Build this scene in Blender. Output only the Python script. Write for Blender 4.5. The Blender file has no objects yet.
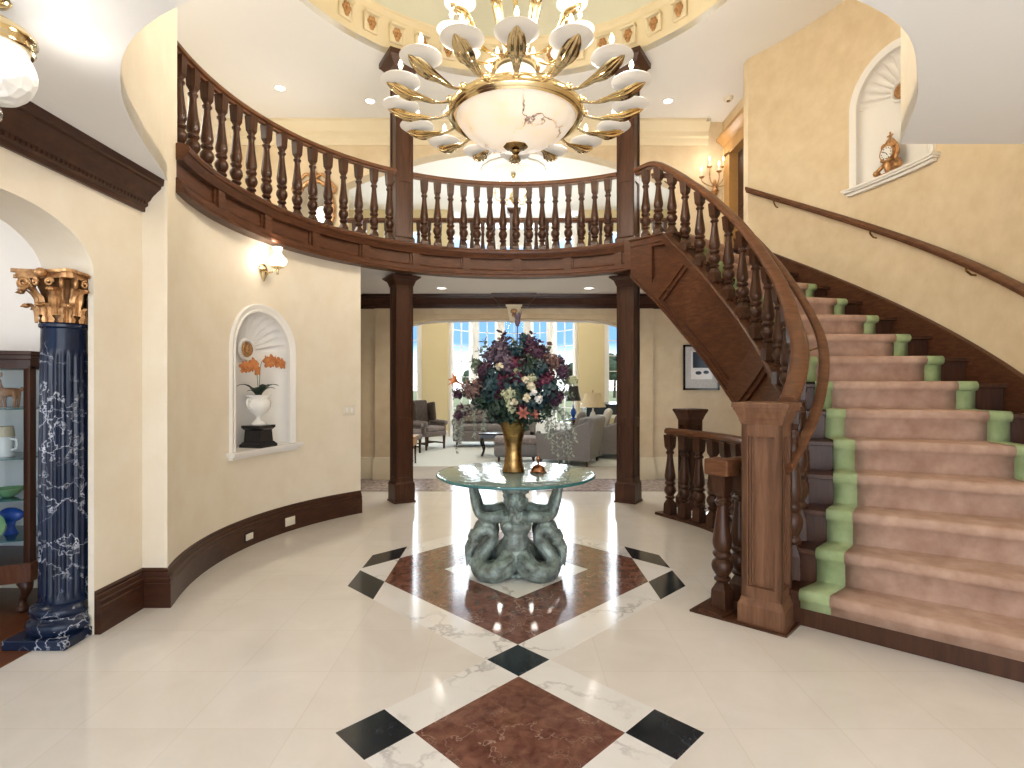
import bpy, bmesh, math, random
from math import sin, cos, pi, radians as R_, sqrt, atan2
from mathutils import Vector, Matrix
from mathutils.geometry import tessellate_polygon
random.seed(7)
SC = bpy.context.scene
COL = SC.collection
FPX = 546.0                                   # focal length in pixels of the 1024 x 768 frame
# ------------------------------------------------------------------ camera, world, exposure
cam_data = bpy.data.cameras.new('camera')
cam_data.sensor_width = 36.0
cam_data.lens = FPX / 1024 * 36.0
cam_data.clip_start = 0.02
cam_data.clip_end = 600
cam = bpy.data.objects.new('camera', cam_data)
cam.location = (0, 0, 1.5)
cam.rotation_euler = (pi / 2, 0, 0)
COL.objects.link(cam)
SC.camera = cam
SC.view_settings.view_transform = 'Standard'
SC.view_settings.look = 'None'
SC.view_settings.gamma = 1.0
SC.view_settings.exposure = 0.0
SC.view_settings.use_curve_mapping = False
SC.cycles.use_denoising = True
SC.cycles.max_bounces = 8
SC.cycles.diffuse_bounces = 5
SC.cycles.glossy_bounces = 4
SC.cycles.transmission_bounces = 6
SC.cycles.transparent_max_bounces = 12
SC.cycles.caustics_reflective = False
SC.cycles.caustics_refractive = False
SC.cycles.sample_clamp_indirect = 6.0

world = bpy.data.worlds.new('sky')
SC.world = world
world.use_nodes = True
wn, wl = world.node_tree.nodes, world.node_tree.links
wn.clear()
w_out = wn.new('ShaderNodeOutputWorld')
w_bg = wn.new('ShaderNodeBackground')
w_tc = wn.new('ShaderNodeTexCoord')
w_sep = wn.new('ShaderNodeSeparateXYZ')
w_ramp = wn.new('ShaderNodeValToRGB')
wl.new(w_tc.outputs['Generated'], w_sep.inputs[0])
wl.new(w_sep.outputs['Z'], w_ramp.inputs[0])
wl.new(w_ramp.outputs[0], w_bg.inputs[0])
wl.new(w_bg.outputs[0], w_out.inputs[0])
els = w_ramp.color_ramp.elements
els[0].position, els[0].color = 0.0, (1.25, 1.25, 1.25, 1)
els[1].position, els[1].color = 1.0, (1.0, 1.05, 1.1, 1)
for pos, c in ((0.03, (1.0, 1.1, 1.2, 1)), (0.075, (0.16, 0.32, 0.56, 1)), (0.20, (0.14, 0.30, 0.56, 1)), (0.34, (0.9, 1.0, 1.15, 1))):
    e = els.new(pos)
    e.color = c
w_bg.inputs[1].default_value = 2.2


def light(name, kind, loc, energy, color=(1, 1, 1), size=0.1, rot=(0, 0, 0), **kw):
    d = bpy.data.lights.new(name, kind)
    d.energy = energy
    d.color = color
    if kind == 'AREA':
        d.size = size
        if 'size_y' in kw:
            d.shape = 'RECTANGLE'
            d.size_y = kw['size_y']
    else:
        d.shadow_soft_size = size
    if kind == 'SPOT':
        d.spot_size = kw.get('angle', R_(110))
        d.spot_blend = kw.get('blend', 0.7)
    o = bpy.data.objects.new(name, d)
    o.location = loc
    o.rotation_euler = rot
    COL.objects.link(o)
    return o


WARM = (1.0, 0.89, 0.74)
SOFT = (1.0, 0.93, 0.83)
DAY = (0.95, 0.98, 1.0)
# daylight: glazed entrance behind the camera, and the tall windows of the room beyond the arch
light('bay_daylight', 'AREA', (0.03, 18.6, 3.2), 620, DAY, 5.5, (R_(-90), 0, 0), size_y=5.0)
light('side_window_daylight', 'AREA', (-3.1, 16.9, 3.4), 130, DAY, 1.3, (R_(-90), 0, 0), size_y=4.6)
light('side_window_daylight', 'AREA', (3.2, 16.9, 3.4), 130, DAY, 1.3, (R_(-90), 0, 0), size_y=4.6)
for hx, hy, hw_ in ((-3.7, 5.3, 26), (-3.3, 7.7, 22), (0.0, 7.9, 14), (2.4, 7.7, 16)):   # unseen fill lights without fixtures, added to brighten the upper ceiling
    light('upper_hall_fill', 'POINT', (hx, hy, 4.35), hw_, (1.0, 0.93, 0.84), 0.25)
light('entrance_daylight', 'AREA', (0.0, -2.2, 1.7), 128, DAY, 4.6, (R_(90), 0, 0), size_y=2.8)
# ------------------------------------------------------------------ geometry helpers
CX, CY = 0.03, 4.6                            # centre of the round hall


def deg_dir(a):
    return cos(R_(a)), sin(R_(a))


def pol(r, a, z=None):
    c, s = deg_dir(a)
    return (CX + r * c, CY + r * s) if z is None else (CX + r * c, CY + r * s, z)


def px(x, y, Y):
    return Vector(((x - 512) * Y / FPX, Y, 1.5 + (384 - y) * Y / FPX))


def arc(r, a0, a1, n):
    return [pol(r(a0 + (a1 - a0) * i / n) if callable(r) else r, a0 + (a1 - a0) * i / n) for i in range(n + 1)]


def lerp_table(t, x):
    if x <= t[0][0]:
        return t[0][1]
    for (a, b), (c, d) in zip(t, t[1:]):
        if x <= c:
            return b + (d - b) * (x - a) / (c - a)
    return t[-1][1]


def catmull(pts, n=8):
    pts = [Vector(p) for p in pts]
    P = [2 * pts[0] - pts[1]] + pts + [2 * pts[-1] - pts[-2]]
    out = []
    for i in range(1, len(P) - 2):
        for k in range(n):
            t = k / n
            out.append(0.5 * ((2 * P[i]) + (P[i + 1] - P[i - 1]) * t + (2 * P[i - 1] - 5 * P[i] + 4 * P[i + 1] - P[i + 2]) * t * t
                              + (3 * P[i] - P[i - 1] - 3 * P[i + 1] + P[i + 2]) * t ** 3))
    out.append(pts[-1])
    return out


def catmull_r(vals, n=8):
    return [v.x for v in catmull([Vector((v, 0, 0)) for v in vals], n)]


class MB:
    """Collects geometry in world (or local) coordinates and links it as ONE mesh object."""
    def __init__(s):
        s.v, s.f, s.m, s.M = [], [], [], None

    def add(s, verts, faces, mi=0):
        b = len(s.v)
        if s.M is not None:
            verts = [s.M @ Vector(p) for p in verts]
        s.v.extend([tuple(p) for p in verts])
        s.f.extend([tuple(b + i for i in f) for f in faces])
        s.m.extend([mi] * len(faces))
        return s

    def box(s, c, size, rz=0.0, mi=0):
        hx, hy, hz = size[0] / 2, size[1] / 2, size[2] / 2
        co, si = cos(rz), sin(rz)
        vs = []
        for z in (-hz, hz):
            for x, y in ((-hx, -hy), (hx, -hy), (hx, hy), (-hx, hy)):
                vs.append((c[0] + x * co - y * si, c[1] + x * si + y * co, c[2] + z))
        return s.add(vs, [(3, 2, 1, 0), (4, 5, 6, 7), (0, 1, 5, 4), (1, 2, 6, 5), (2, 3, 7, 6), (3, 0, 4, 7)], mi)

    def boxz(s, x0, x1, y0, y1, z0, z1, mi=0):
        return s.box(((x0 + x1) / 2, (y0 + y1) / 2, (z0 + z1) / 2), (x1 - x0, y1 - y0, z1 - z0), 0, mi)

    def rbox(s, c, size, bev, rot=None, seg=3, mi=0):
        bm = bmesh.new()
        bmesh.ops.create_cube(bm, size=1)
        for v in bm.verts:
            v.co = Vector((v.co.x * size[0], v.co.y * size[1], v.co.z * size[2]))
        bmesh.ops.bevel(bm, geom=bm.edges[:], offset=min(bev, min(size) * 0.49), segments=seg, affect='EDGES', profile=0.5)
        M = Matrix.Translation(Vector(c)) @ (rot.to_4x4() if rot is not None else Matrix.Identity(4))
        s.bm(bm, M, mi)
        return s

    def bm(s, bm, M=None, mi=0):
        bm.verts.index_update()
        vs = [(M @ v.co) if M is not None else v.co.copy() for v in bm.verts]
        s.add(vs, [[v.index for v in f.verts] for f in bm.faces], mi)
        bm.free()
        return s

    def ell(s, c, r, seg=12, rings=8, rot=None, mi=0):
        if not hasattr(r, '__len__'):
            r = (r, r, r)
        vs, fs = [(0, 0, -r[2])], []
        for i in range(1, rings):
            t = -pi / 2 + pi * i / rings
            for j in range(seg):
                p = 2 * pi * j / seg
                vs.append((r[0] * cos(t) * cos(p), r[1] * cos(t) * sin(p), r[2] * sin(t)))
        vs.append((0, 0, r[2]))
        for j in range(seg):
            fs.append((0, 1 + (j + 1) % seg, 1 + j))
            fs.append((len(vs) - 1, len(vs) - 1 - seg + j, len(vs) - 1 - seg + (j + 1) % seg))
        for i in range(rings - 2):
            for j in range(seg):
                a, b = 1 + i * seg + j, 1 + i * seg + (j + 1) % seg
                fs.append((a, b, b + seg, a + seg))
        M = rot if rot is not None else Matrix.Identity(3)
        return s.add([Vector(c) + M @ Vector(p) for p in vs], fs, mi)

    def frustum(s, c, z0, w0, z1, w1, rz=0.0, mi=0, d0=None, d1=None):
        d0, d1 = d0 or w0, d1 or w1
        co, si = cos(rz), sin(rz)
        vs = []
        for z, w, d in ((z0, w0 / 2, d0 / 2), (z1, w1 / 2, d1 / 2)):
            for x, y in ((-w, -d), (w, -d), (w, d), (-w, d)):
                vs.append((c[0] + x * co - y * si, c[1] + x * si + y * co, z))
        return s.add(vs, [(3, 2, 1, 0), (4, 5, 6, 7), (0, 1, 5, 4), (1, 2, 6, 5), (2, 3, 7, 6), (3, 0, 4, 7)], mi)

    def lathe(s, prof, c=(0, 0, 0), seg=16, M=None, mi=0, cap=True, mod=None):
        vs, fs = [], []
        n = len(prof)
        for i, (r, z) in enumerate(prof):
            for j in range(seg):
                a = 2 * pi * j / seg
                rr = r * (mod(a, z) if mod else 1.0)
                vs.append(Vector((rr * cos(a), rr * sin(a), z)))
        for i in range(n - 1):
            for j in range(seg):
                k = (j + 1) % seg
                fs.append((i * seg + j, i * seg + k, (i + 1) * seg + k, (i + 1) * seg + j))
        if cap:
            fs.append(tuple(range(seg - 1, -1, -1)))
            fs.append(tuple((n - 1) * seg + j for j in range(seg)))
        T = Matrix.Translation(Vector(c)) @ (M.to_4x4() if M is not None else Matrix.Identity(4))
        return s.add([T @ v for v in vs], fs, mi)

    def tube(s, pts, rad, seg=8, mi=0, cap=True, flat=1.0, mod=None, up=None):
        pts = [Vector(p) for p in pts]
        n = len(pts)
        if not hasattr(rad, '__len__'):
            rad = [rad] * n
        vs, fs = [], []
        t0 = (pts[1] - pts[0]).normalized()
        ref = Vector(up) if up else (Vector((0, 0, 1)) if abs(t0.z) < 0.9 else Vector((1, 0, 0)))
        nrm = (ref - t0 * ref.dot(t0)).normalized()
        for i in range(n):
            t = (pts[min(i + 1, n - 1)] - pts[max(i - 1, 0)])
            t = t.normalized() if t.length > 1e-9 else t0
            nrm = nrm - t * nrm.dot(t)
            nrm = nrm.normalized() if nrm.length > 1e-6 else Vector((1, 0, 0))
            b = t.cross(nrm)
            for j in range(seg):
                a = 2 * pi * j / seg
                r = rad[i] * (mod(a, i / (n - 1)) if mod else 1)
                vs.append(pts[i] + nrm * (cos(a) * r * flat) + b * (sin(a) * r))
        for i in range(n - 1):
            for j in range(seg):
                k = (j + 1) % seg
                fs.append((i * seg + j, i * seg + k, (i + 1) * seg + k, (i + 1) * seg + j))
        if cap:
            fs.append(tuple(range(seg - 1, -1, -1)))
            fs.append(tuple((n - 1) * seg + j for j in range(seg)))
        return s.add(vs, fs, mi)

    def sweep(s, prof, path, z=None, mi=0, closed=False, cap=True):
        """prof: closed polygon of (u to the right of the path, v up); path: (x, y) or (x, y, z) points."""
        n, k = len(path), len(prof)
        vs, fs = [], []
        for i in range(n):
            a = Vector(path[(i - 1) % n if closed else max(i - 1, 0)][:2])
            b = Vector(path[(i + 1) % n if closed else min(i + 1, n - 1)][:2])
            p = Vector(path[i][:2])
            d1, d2 = (p - a), (b - p)
            d1 = d1.normalized() if d1.length > 1e-9 else None
            d2 = d2.normalized() if d2.length > 1e-9 else None
            d1, d2 = d1 or d2, d2 or d1
            t = (d1 + d2).normalized()
            sc = 1.0 / max(0.5, t.dot(d1))
            nx, ny = t.y * sc, -t.x * sc
            zz = (z if not hasattr(z, '__len__') else z[i]) if z is not None else path[i][2]
            for u, v in prof:
                vs.append((p.x + nx * u, p.y + ny * u, zz + v))
        for i in range(n if closed else n - 1):
            i2 = (i + 1) % n
            for j in range(k):
                j2 = (j + 1) % k
                fs.append((i * k + j, i * k + j2, i2 * k + j2, i2 * k + j))
        if cap and not closed:
            fs.append(tuple(range(k)))
            fs.append(tuple((n - 1) * k + j for j in range(k - 1, -1, -1)))
        return s.add(vs, fs, mi)

    def band(s, path, z0, z1, u0, u1, mi=0, closed=False):
        n = len(path)
        g = lambda z, i: z[i] if hasattr(z, '__len__') else z
        vs, fs = [], []
        for i in range(n):
            a = Vector(path[(i - 1) % n if closed else max(i - 1, 0)][:2])
            b = Vector(path[(i + 1) % n if closed else min(i + 1, n - 1)][:2])
            p = Vector(path[i][:2])
            t = (b - a).normalized()
            nx, ny = t.y, -t.x
            for u, zz in ((u0, g(z0, i)), (u1, g(z0, i)), (u1, g(z1, i)), (u0, g(z1, i))):
                vs.append((p.x + nx * u, p.y + ny * u, zz))
        for i in range(n if closed else n - 1):
            i2 = (i + 1) % n
            for j in range(4):
                j2 = (j + 1) % 4
                fs.append((i * 4 + j, i * 4 + j2, i2 * 4 + j2, i2 * 4 + j))
        if not closed:
            fs.append((0, 1, 2, 3))
            fs.append(tuple((n - 1) * 4 + j for j in (3, 2, 1, 0)))
        return s.add(vs, fs, mi)

    def poly(s, outline, z0, z1, mi=0, holes=()):
        """Extruded polygon with optional holes (all lists of (x, y))."""
        loops = [list(outline)] + [list(h) for h in holes]
        tris = tessellate_polygon([[Vector((x, y, 0)) for x, y in lp] for lp in loops])
        flat = [p for lp in loops for p in lp]
        n = len(flat)
        vs = [(x, y, z1) for x, y in flat] + [(x, y, z0) for x, y in flat]
        fs = [tuple(t) for t in tris] + [tuple(n + i for i in reversed(t)) for t in tris]
        b = 0
        for lp in loops:
            k = len(lp)
            for i in range(k):
                fs.append((b + i, b + (i + 1) % k, n + b + (i + 1) % k, n + b + i))
            b += k
        return s.add(vs, fs, mi)

    def quadgrid(s, grid, mi=0, thick=None):
        rows, cols = len(grid), len(grid[0])
        vs = [p for r in grid for p in r]
        fs = [(i * cols + j, i * cols + j + 1, (i + 1) * cols + j + 1, (i + 1) * cols + j) for i in range(rows - 1) for j in range(cols - 1)]
        return s.add(vs, fs, mi)

    def build(s, name, mats, parent=None, smooth=40, local=False, bevel=0.0, kind=None, label=None, merge=True):
        me = bpy.data.meshes.new(name)
        off = Vector((0, 0, 0))
        if parent is not None and not local:
            p = parent
            while p is not None:
                off += p.location
                p = p.parent
        me.from_pydata([(p[0] - off.x, p[1] - off.y, p[2] - off.z) for p in s.v], [], s.f)
        if not isinstance(mats, (list, tuple)):
            mats = [mats]
        for m in mats:
            me.materials.append(m)
        me.polygons.foreach_set('material_index', s.m)
        bm = bmesh.new()
        bm.from_mesh(me)
        if merge:
            bmesh.ops.remove_doubles(bm, verts=bm.verts, dist=1e-5)
        bmesh.ops.recalc_face_normals(bm, faces=bm.faces)
        bm.to_mesh(me)
        bm.free()
        if smooth:
            me.shade_smooth()
            me.set_sharp_from_angle(angle=R_(smooth))
        o = bpy.data.objects.new(name, me)
        COL.objects.link(o)
        o.parent = parent
        if bevel:
            b = o.modifiers.new('edge', 'BEVEL')
            b.width = bevel
            b.segments = 2
            b.limit_method = 'ANGLE'
            b.angle_limit = R_(50)
        if kind:
            o['kind'] = kind
        if label:
            o['label'] = label
        return o


def tag(o, label, cat, group=None):
    o['label'], o['category'] = label, cat
    if group:
        o['group'] = group
    return o


def empty(name, loc, label=None, cat=None, group=None, rz=0.0):
    o = bpy.data.objects.new(name, None)
    o.empty_display_size = 0.1
    o.location = loc
    o.rotation_euler = (0, 0, rz)
    COL.objects.link(o)
    if label:
        tag(o, label, cat, group)
    return o


def dup(o, parent=None, loc=None, rz=None, scale=None):
    c = o.copy()
    COL.objects.link(c)
    c.parent = parent
    if loc is not None:
        c.location = loc
    if rz is not None:
        c.rotation_euler = (0, 0, rz)
    if scale is not None:
        c.scale = scale
    for ch in [x for x in bpy.data.objects if x.parent == o and x is not c]:
        dup(ch, c)
    return c


def structure(o):
    o['kind'] = 'structure'
    return o


# ------------------------------------------------------------------ materials
MAT = {}


class NT:
    def __init__(s, name):
        s.m = bpy.data.materials.new(name)
        s.m.use_nodes = True
        s.n, s.l = s.m.node_tree.nodes, s.m.node_tree.links
        s.b = s.n['Principled BSDF']
        s.tc = s.n.new('ShaderNodeTexCoord')

    def co(s, scale=(1, 1, 1), rot=(0, 0, 0)):
        mp = s.n.new('ShaderNodeMapping')
        mp.inputs['Scale'].default_value = scale
        mp.inputs['Rotation'].default_value = rot
        s.l.new(s.tc.outputs['Object'], mp.inputs[0])
        return mp.outputs[0]

    def noise(s, vec, scale, detail=4, rough=0.55, dist=0.0):
        t = s.n.new('ShaderNodeTexNoise')
        t.inputs['Scale'].default_value = scale
        t.inputs['Detail'].default_value = detail
        t.inputs['Roughness'].default_value = rough
        t.inputs['Distortion'].default_value = dist
        s.l.new(vec, t.inputs['Vector'])
        return t.outputs['Fac'], t.outputs['Color']

    def ramp(s, fac, stops):
        r = s.n.new('ShaderNodeValToRGB')
        e = r.color_ramp.elements
        while len(e) > 1:
            e.remove(e[-1])
        e[0].position, e[0].color = stops[0][0], (*stops[0][1], 1)
        for p, c in stops[1:]:
            x = e.new(p)
            x.color = (*c, 1)
        s.l.new(fac, r.inputs[0])
        return r.outputs[0]

    def mix(s, fac, a, b, mode='MIX'):
        m = s.n.new('ShaderNodeMix')
        m.data_type = 'RGBA'
        m.blend_type = mode
        for sock, val in ((m.inputs[0], fac), (m.inputs[6], a), (m.inputs[7], b)):
            if hasattr(val, 'is_output'):
                s.l.new(val, sock)
            elif isinstance(val, (int, float)):
                sock.default_value = val
            else:
                sock.default_value = (*val, 1)
        return m.outputs[2]

    def math(s, op, a, b=None):
        m = s.n.new('ShaderNodeMath')
        m.operation = op
        for sock, val in ((m.inputs[0], a), (m.inputs[1], b)):
            if val is None:
                continue
            if hasattr(val, 'is_output'):
                s.l.new(val, sock)
            else:
                sock.default_value = val
        return m.outputs[0]

    def veins(s, vec, scale, width, warp=0.6, wscale=2.0):
        """Thin wandering lines: cell borders of a warped cell pattern, 1 on the line."""
        _, col = s.noise(vec, wscale, 5, 0.6)
        add = s.n.new('ShaderNodeVectorMath')
        add.operation = 'MULTIPLY_ADD'
        s.l.new(col, add.inputs[0])
        add.inputs[1].default_value = (warp, warp, warp)
        s.l.new(vec, add.inputs[2])
        v = s.n.new('ShaderNodeTexVoronoi')
        v.feature = 'DISTANCE_TO_EDGE'
        v.inputs['Scale'].default_value = scale
        s.l.new(add.outputs[0], v.inputs['Vector'])
        mr = s.n.new('ShaderNodeMapRange')
        mr.inputs['From Min'].default_value = 0
        mr.inputs['From Max'].default_value = width
        mr.inputs['To Min'].default_value = 1
        mr.inputs['To Max'].default_value = 0
        s.l.new(v.outputs['Distance'], mr.inputs['Value'])
        return mr.outputs[0]

    def bump(s, fac, strength, dist=0.01):
        b = s.n.new('ShaderNodeBump')
        b.inputs['Strength'].default_value = strength
        b.inputs['Distance'].default_value = dist
        s.l.new(fac, b.inputs['Height'])
        s.l.new(b.outputs[0], s.b.inputs['Normal'])

    def set(s, color=None, rough=None, metal=None, **kw):
        for key, val in (('Base Color', color), ('Roughness', rough), ('Metallic', metal)):
            if val is None:
                continue
            if hasattr(val, 'is_output'):
                s.l.new(val, s.b.inputs[key])
            elif key == 'Base Color':
                s.b.inputs[key].default_value = (*val, 1)
            else:
                s.b.inputs[key].default_value = val
        for k, v in kw.items():
            k = k.replace('_', ' ')
            if hasattr(v, 'is_output'):
                s.l.new(v, s.b.inputs[k])
            else:
                s.b.inputs[k].default_value = v
        return s.m


def mottled(name, c0, c1, scale=3.0, rough=0.7, metal=0.0, bump=0.0, vec=(1, 1, 1), **kw):
    t = NT(name)
    f, _ = t.noise(t.co(vec), scale, 5, 0.6)
    if bump:
        t.bump(f, bump)
    MAT[name] = t.set(t.ramp(f, [(0.3, c0), (0.7, c1)]), rough, metal, **kw)
    return MAT[name]


mottled('yellow_plaster', (0.635, 0.50, 0.315), (0.72, 0.595, 0.41), 5.0, 0.75)
mottled('pale_plaster', (0.745, 0.66, 0.525), (0.80, 0.73, 0.61), 3.5, 0.75)
mottled('tan_paint', (0.66, 0.56, 0.34), (0.69, 0.59, 0.37), 1.0, 0.8)
mottled('white_paint', (0.82, 0.80, 0.77), (0.84, 0.82, 0.79), 1.0, 0.55)
mottled('ceiling_white', (0.83, 0.82, 0.81), (0.85, 0.84, 0.83), 0.7, 0.8)
mottled('cream_trim', (0.74, 0.64, 0.44), (0.78, 0.69, 0.50), 1.5, 0.6)
mottled('dome_paint', (0.62, 0.63, 0.52), (0.68, 0.68, 0.57), 1.2, 0.8)
mottled('gilt', (0.26, 0.12, 0.045), (0.70, 0.41, 0.19), 26, 0.38, 0.7, 0.25)
mottled('brass', (0.70, 0.55, 0.31), (0.82, 0.68, 0.42), 4, 0.13, 1.0)
mottled('old_brass', (0.15, 0.085, 0.03), (0.42, 0.27, 0.105), 16, 0.26, 1.0, 0.3)
mottled('copper', (0.42, 0.18, 0.09), (0.55, 0.26, 0.13), 10, 0.25, 1.0)
mottled('verdigris', (0.085, 0.095, 0.08), (0.36, 0.44, 0.41), 14, 0.5, 0.3, 0.9)
mottled('carpet_pink', (0.35, 0.21, 0.15), (0.52, 0.355, 0.27), 7, 0.95, 0, 0.5)
mottled('carpet_green', (0.25, 0.325, 0.145), (0.375, 0.45, 0.24), 7, 0.95, 0, 0.5)
mottled('porcelain', (0.84, 0.83, 0.80), (0.88, 0.87, 0.85), 3, 0.2)
mottled('black_lacquer', (0.006, 0.007, 0.010), (0.012, 0.013, 0.018), 5, 0.15)
mottled('navy_lacquer', (0.012, 0.022, 0.035), (0.02, 0.032, 0.05), 3, 0.2)
mottled('grey_cloth', (0.145, 0.142, 0.150), (0.205, 0.20, 0.21), 60, 0.9)
mottled('taupe_cloth', (0.175, 0.158, 0.158), (0.245, 0.222, 0.222), 50, 0.9)
mottled('pale_cloth', (0.55, 0.54, 0.52), (0.66, 0.65, 0.63), 30, 0.9)
mottled('beige_shade', (0.55, 0.45, 0.30), (0.62, 0.52, 0.36), 20, 0.8)
mottled('room_carpet', (0.58, 0.61, 0.60), (0.64, 0.67, 0.66), 30, 0.95)
mottled('dark_soil', (0.02, 0.015, 0.01), (0.05, 0.035, 0.02), 20, 0.9)
mottled('leaf_dark', (0.008, 0.022, 0.016), (0.022, 0.05, 0.03), 8, 0.5)
mottled('leaf_teal', (0.008, 0.028, 0.036), (0.022, 0.065, 0.075), 8, 0.5)
mottled('leaf_sage', (0.14, 0.19, 0.13), (0.26, 0.32, 0.23), 8, 0.6)
mottled('leaf_silver', (0.20, 0.235, 0.20), (0.40, 0.43, 0.37), 8, 0.6)
mottled('stem_brown', (0.06, 0.04, 0.025), (0.10, 0.07, 0.04), 12, 0.7)
mottled('plum', (0.035, 0.010, 0.025), (0.09, 0.03, 0.065), 14, 0.7)
mottled('burgundy', (0.06, 0.005, 0.02), (0.15, 0.02, 0.055), 14, 0.65)
mottled('mauve', (0.055, 0.035, 0.055), (0.14, 0.095, 0.135), 14, 0.75)
mottled('dusty_rose', (0.11, 0.055, 0.05), (0.23, 0.135, 0.115), 14, 0.75)
mottled('cream_petal', (0.62, 0.53, 0.36), (0.78, 0.72, 0.55), 14, 0.6)
mottled('hydrangea_green', (0.40, 0.42, 0.24), (0.62, 0.62, 0.42), 14, 0.6)
mottled('orange_petal', (0.38, 0.11, 0.025), (0.60, 0.25, 0.09), 14, 0.6)
mottled('coral_petal', (0.26, 0.07, 0.055), (0.42, 0.16, 0.12), 14, 0.6)
mottled('lawn', (0.16, 0.18, 0.08), (0.26, 0.27, 0.13), 0.2, 0.95)
mottled('tree_green', (0.03, 0.05, 0.03), (0.08, 0.11, 0.06), 1.0, 0.9)
mottled('granite', (0.17, 0.12, 0.115), (0.52, 0.44, 0.43), 16, 0.16)
mottled('ivory_plastic', (0.72, 0.66, 0.54), (0.74, 0.68, 0.56), 3, 0.4)
mottled('red_clay', (0.30, 0.12, 0.05), (0.45, 0.22, 0.10), 9, 0.5)
mottled('blue_glaze', (0.01, 0.06, 0.35), (0.02, 0.12, 0.55), 6, 0.15)
mottled('green_glaze', (0.12, 0.35, 0.18), (0.35, 0.55, 0.25), 12, 0.15)
mottled('oak_trim', (0.36, 0.19, 0.06), (0.46, 0.26, 0.09), 6, 0.4)
mottled('mirror_glass', (0.40, 0.39, 0.36), (0.44, 0.43, 0.40), 2, 0.04, 1.0)
mottled('nickel', (0.5, 0.48, 0.44), (0.56, 0.54, 0.5), 3, 0.25, 1.0)


def wood(name, c0, c1, c2, vec, rough=0.3):
    t = NT(name)
    v = t.co(vec)
    f1, _ = t.noise(v, 3.0, 6, 0.62, 0.6)
    f2, _ = t.noise(t.co((1, 1, 1)), 1.3, 2)
    col = t.mix(t.math('MULTIPLY', f2, 0.5), t.ramp(f1, [(0.28, c0), (0.52, c1), (0.75, c2)]), c0)
    MAT[name] = t.set(col, rough + 0.08, 0, Coat_Weight=0.06, Coat_Roughness=0.2, Specular_IOR_Level=0.28)


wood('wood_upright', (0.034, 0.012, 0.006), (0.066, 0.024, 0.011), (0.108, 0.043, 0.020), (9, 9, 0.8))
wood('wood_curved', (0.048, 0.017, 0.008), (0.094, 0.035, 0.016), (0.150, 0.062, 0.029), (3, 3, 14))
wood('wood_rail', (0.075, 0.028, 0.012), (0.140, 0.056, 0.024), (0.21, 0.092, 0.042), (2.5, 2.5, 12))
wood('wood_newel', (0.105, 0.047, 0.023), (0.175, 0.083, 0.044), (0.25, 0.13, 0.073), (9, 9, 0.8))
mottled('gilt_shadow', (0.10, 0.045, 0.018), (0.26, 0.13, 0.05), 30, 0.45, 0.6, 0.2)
wood('wood_dark', (0.030, 0.010, 0.005), (0.056, 0.020, 0.010), (0.088, 0.034, 0.017), (3, 3, 10), 0.28)
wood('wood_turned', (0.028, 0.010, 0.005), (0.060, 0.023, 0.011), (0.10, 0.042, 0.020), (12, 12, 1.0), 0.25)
wood('wood_floor', (0.07, 0.022, 0.009), (0.13, 0.045, 0.018), (0.19, 0.075, 0.03), (14, 1, 1), 0.2)


def marble_floor():
    t = NT('marble_cream')
    v = t.co()
    br = t.n.new('ShaderNodeTexBrick')
    br.offset = 0.0
    br.inputs['Color1'].default_value = (0.665, 0.622, 0.572, 1)
    br.inputs['Color2'].default_value = (0.725, 0.685, 0.638, 1)
    br.inputs['Mortar'].default_value = (0.58, 0.51, 0.43, 1)
    br.inputs['Scale'].default_value = 1.0
    br.inputs['Mortar Size'].default_value = 0.0022
    br.inputs['Brick Width'].default_value = 0.475
    br.inputs['Row Height'].default_value = 0.475
    t.l.new(v, br.inputs['Vector'])
    f, _ = t.noise(v, 2.2, 6, 0.6, 0.8)
    col = t.mix(0.5, br.outputs['Color'], t.ramp(f, [(0.3, (0.635, 0.592, 0.54)), (0.65, (0.745, 0.71, 0.665))]))
    MAT['marble_cream'] = t.set(col, 0.10, 0, Specular_IOR_Level=0.6)


def marble(name, base0, base1, vein, scale, width, amount, warp=0.7, rough=0.12, wscale=2.5, nscale=3.0):
    t = NT(name)
    v = t.co()
    f, _ = t.noise(v, nscale, 8, 0.62, 0.5)
    base = t.ramp(f, [(0.32, base0), (0.68, base1)])
    vn = t.veins(v, scale, width, warp, wscale)
    g, _ = t.noise(v, scale * 0.8, 3)
    fac = t.math('MULTIPLY', t.math('MULTIPLY', vn, t.ramp(g, [(0.40, (0, 0, 0)), (0.60, (1, 1, 1))])), amount)
    MAT[name] = t.set(t.mix(fac, base, vein), rough, 0, Specular_IOR_Level=0.6 if name != 'marble_navy' else 0.3)


marble_floor()
marble('marble_white', (0.74, 0.72, 0.69), (0.80, 0.78, 0.76), (0.30, 0.28, 0.28), 1.5, 0.05, 0.75, 1.1)
marble('marble_black', (0.008, 0.012, 0.016), (0.02, 0.028, 0.034), (0.12, 0.14, 0.15), 4.0, 0.03, 0.3)
marble('marble_brown', (0.085, 0.032, 0.022), (0.215, 0.098, 0.068), (0.50, 0.38, 0.31), 2.6, 0.018, 0.7, 1.0, 0.1, 3.0, 14.0)
marble('marble_navy', (0.004, 0.008, 0.022), (0.012, 0.022, 0.055), (0.55, 0.58, 0.66), 5.2, 0.035, 0.95, 0.45, 0.2, 5.0)


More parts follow.
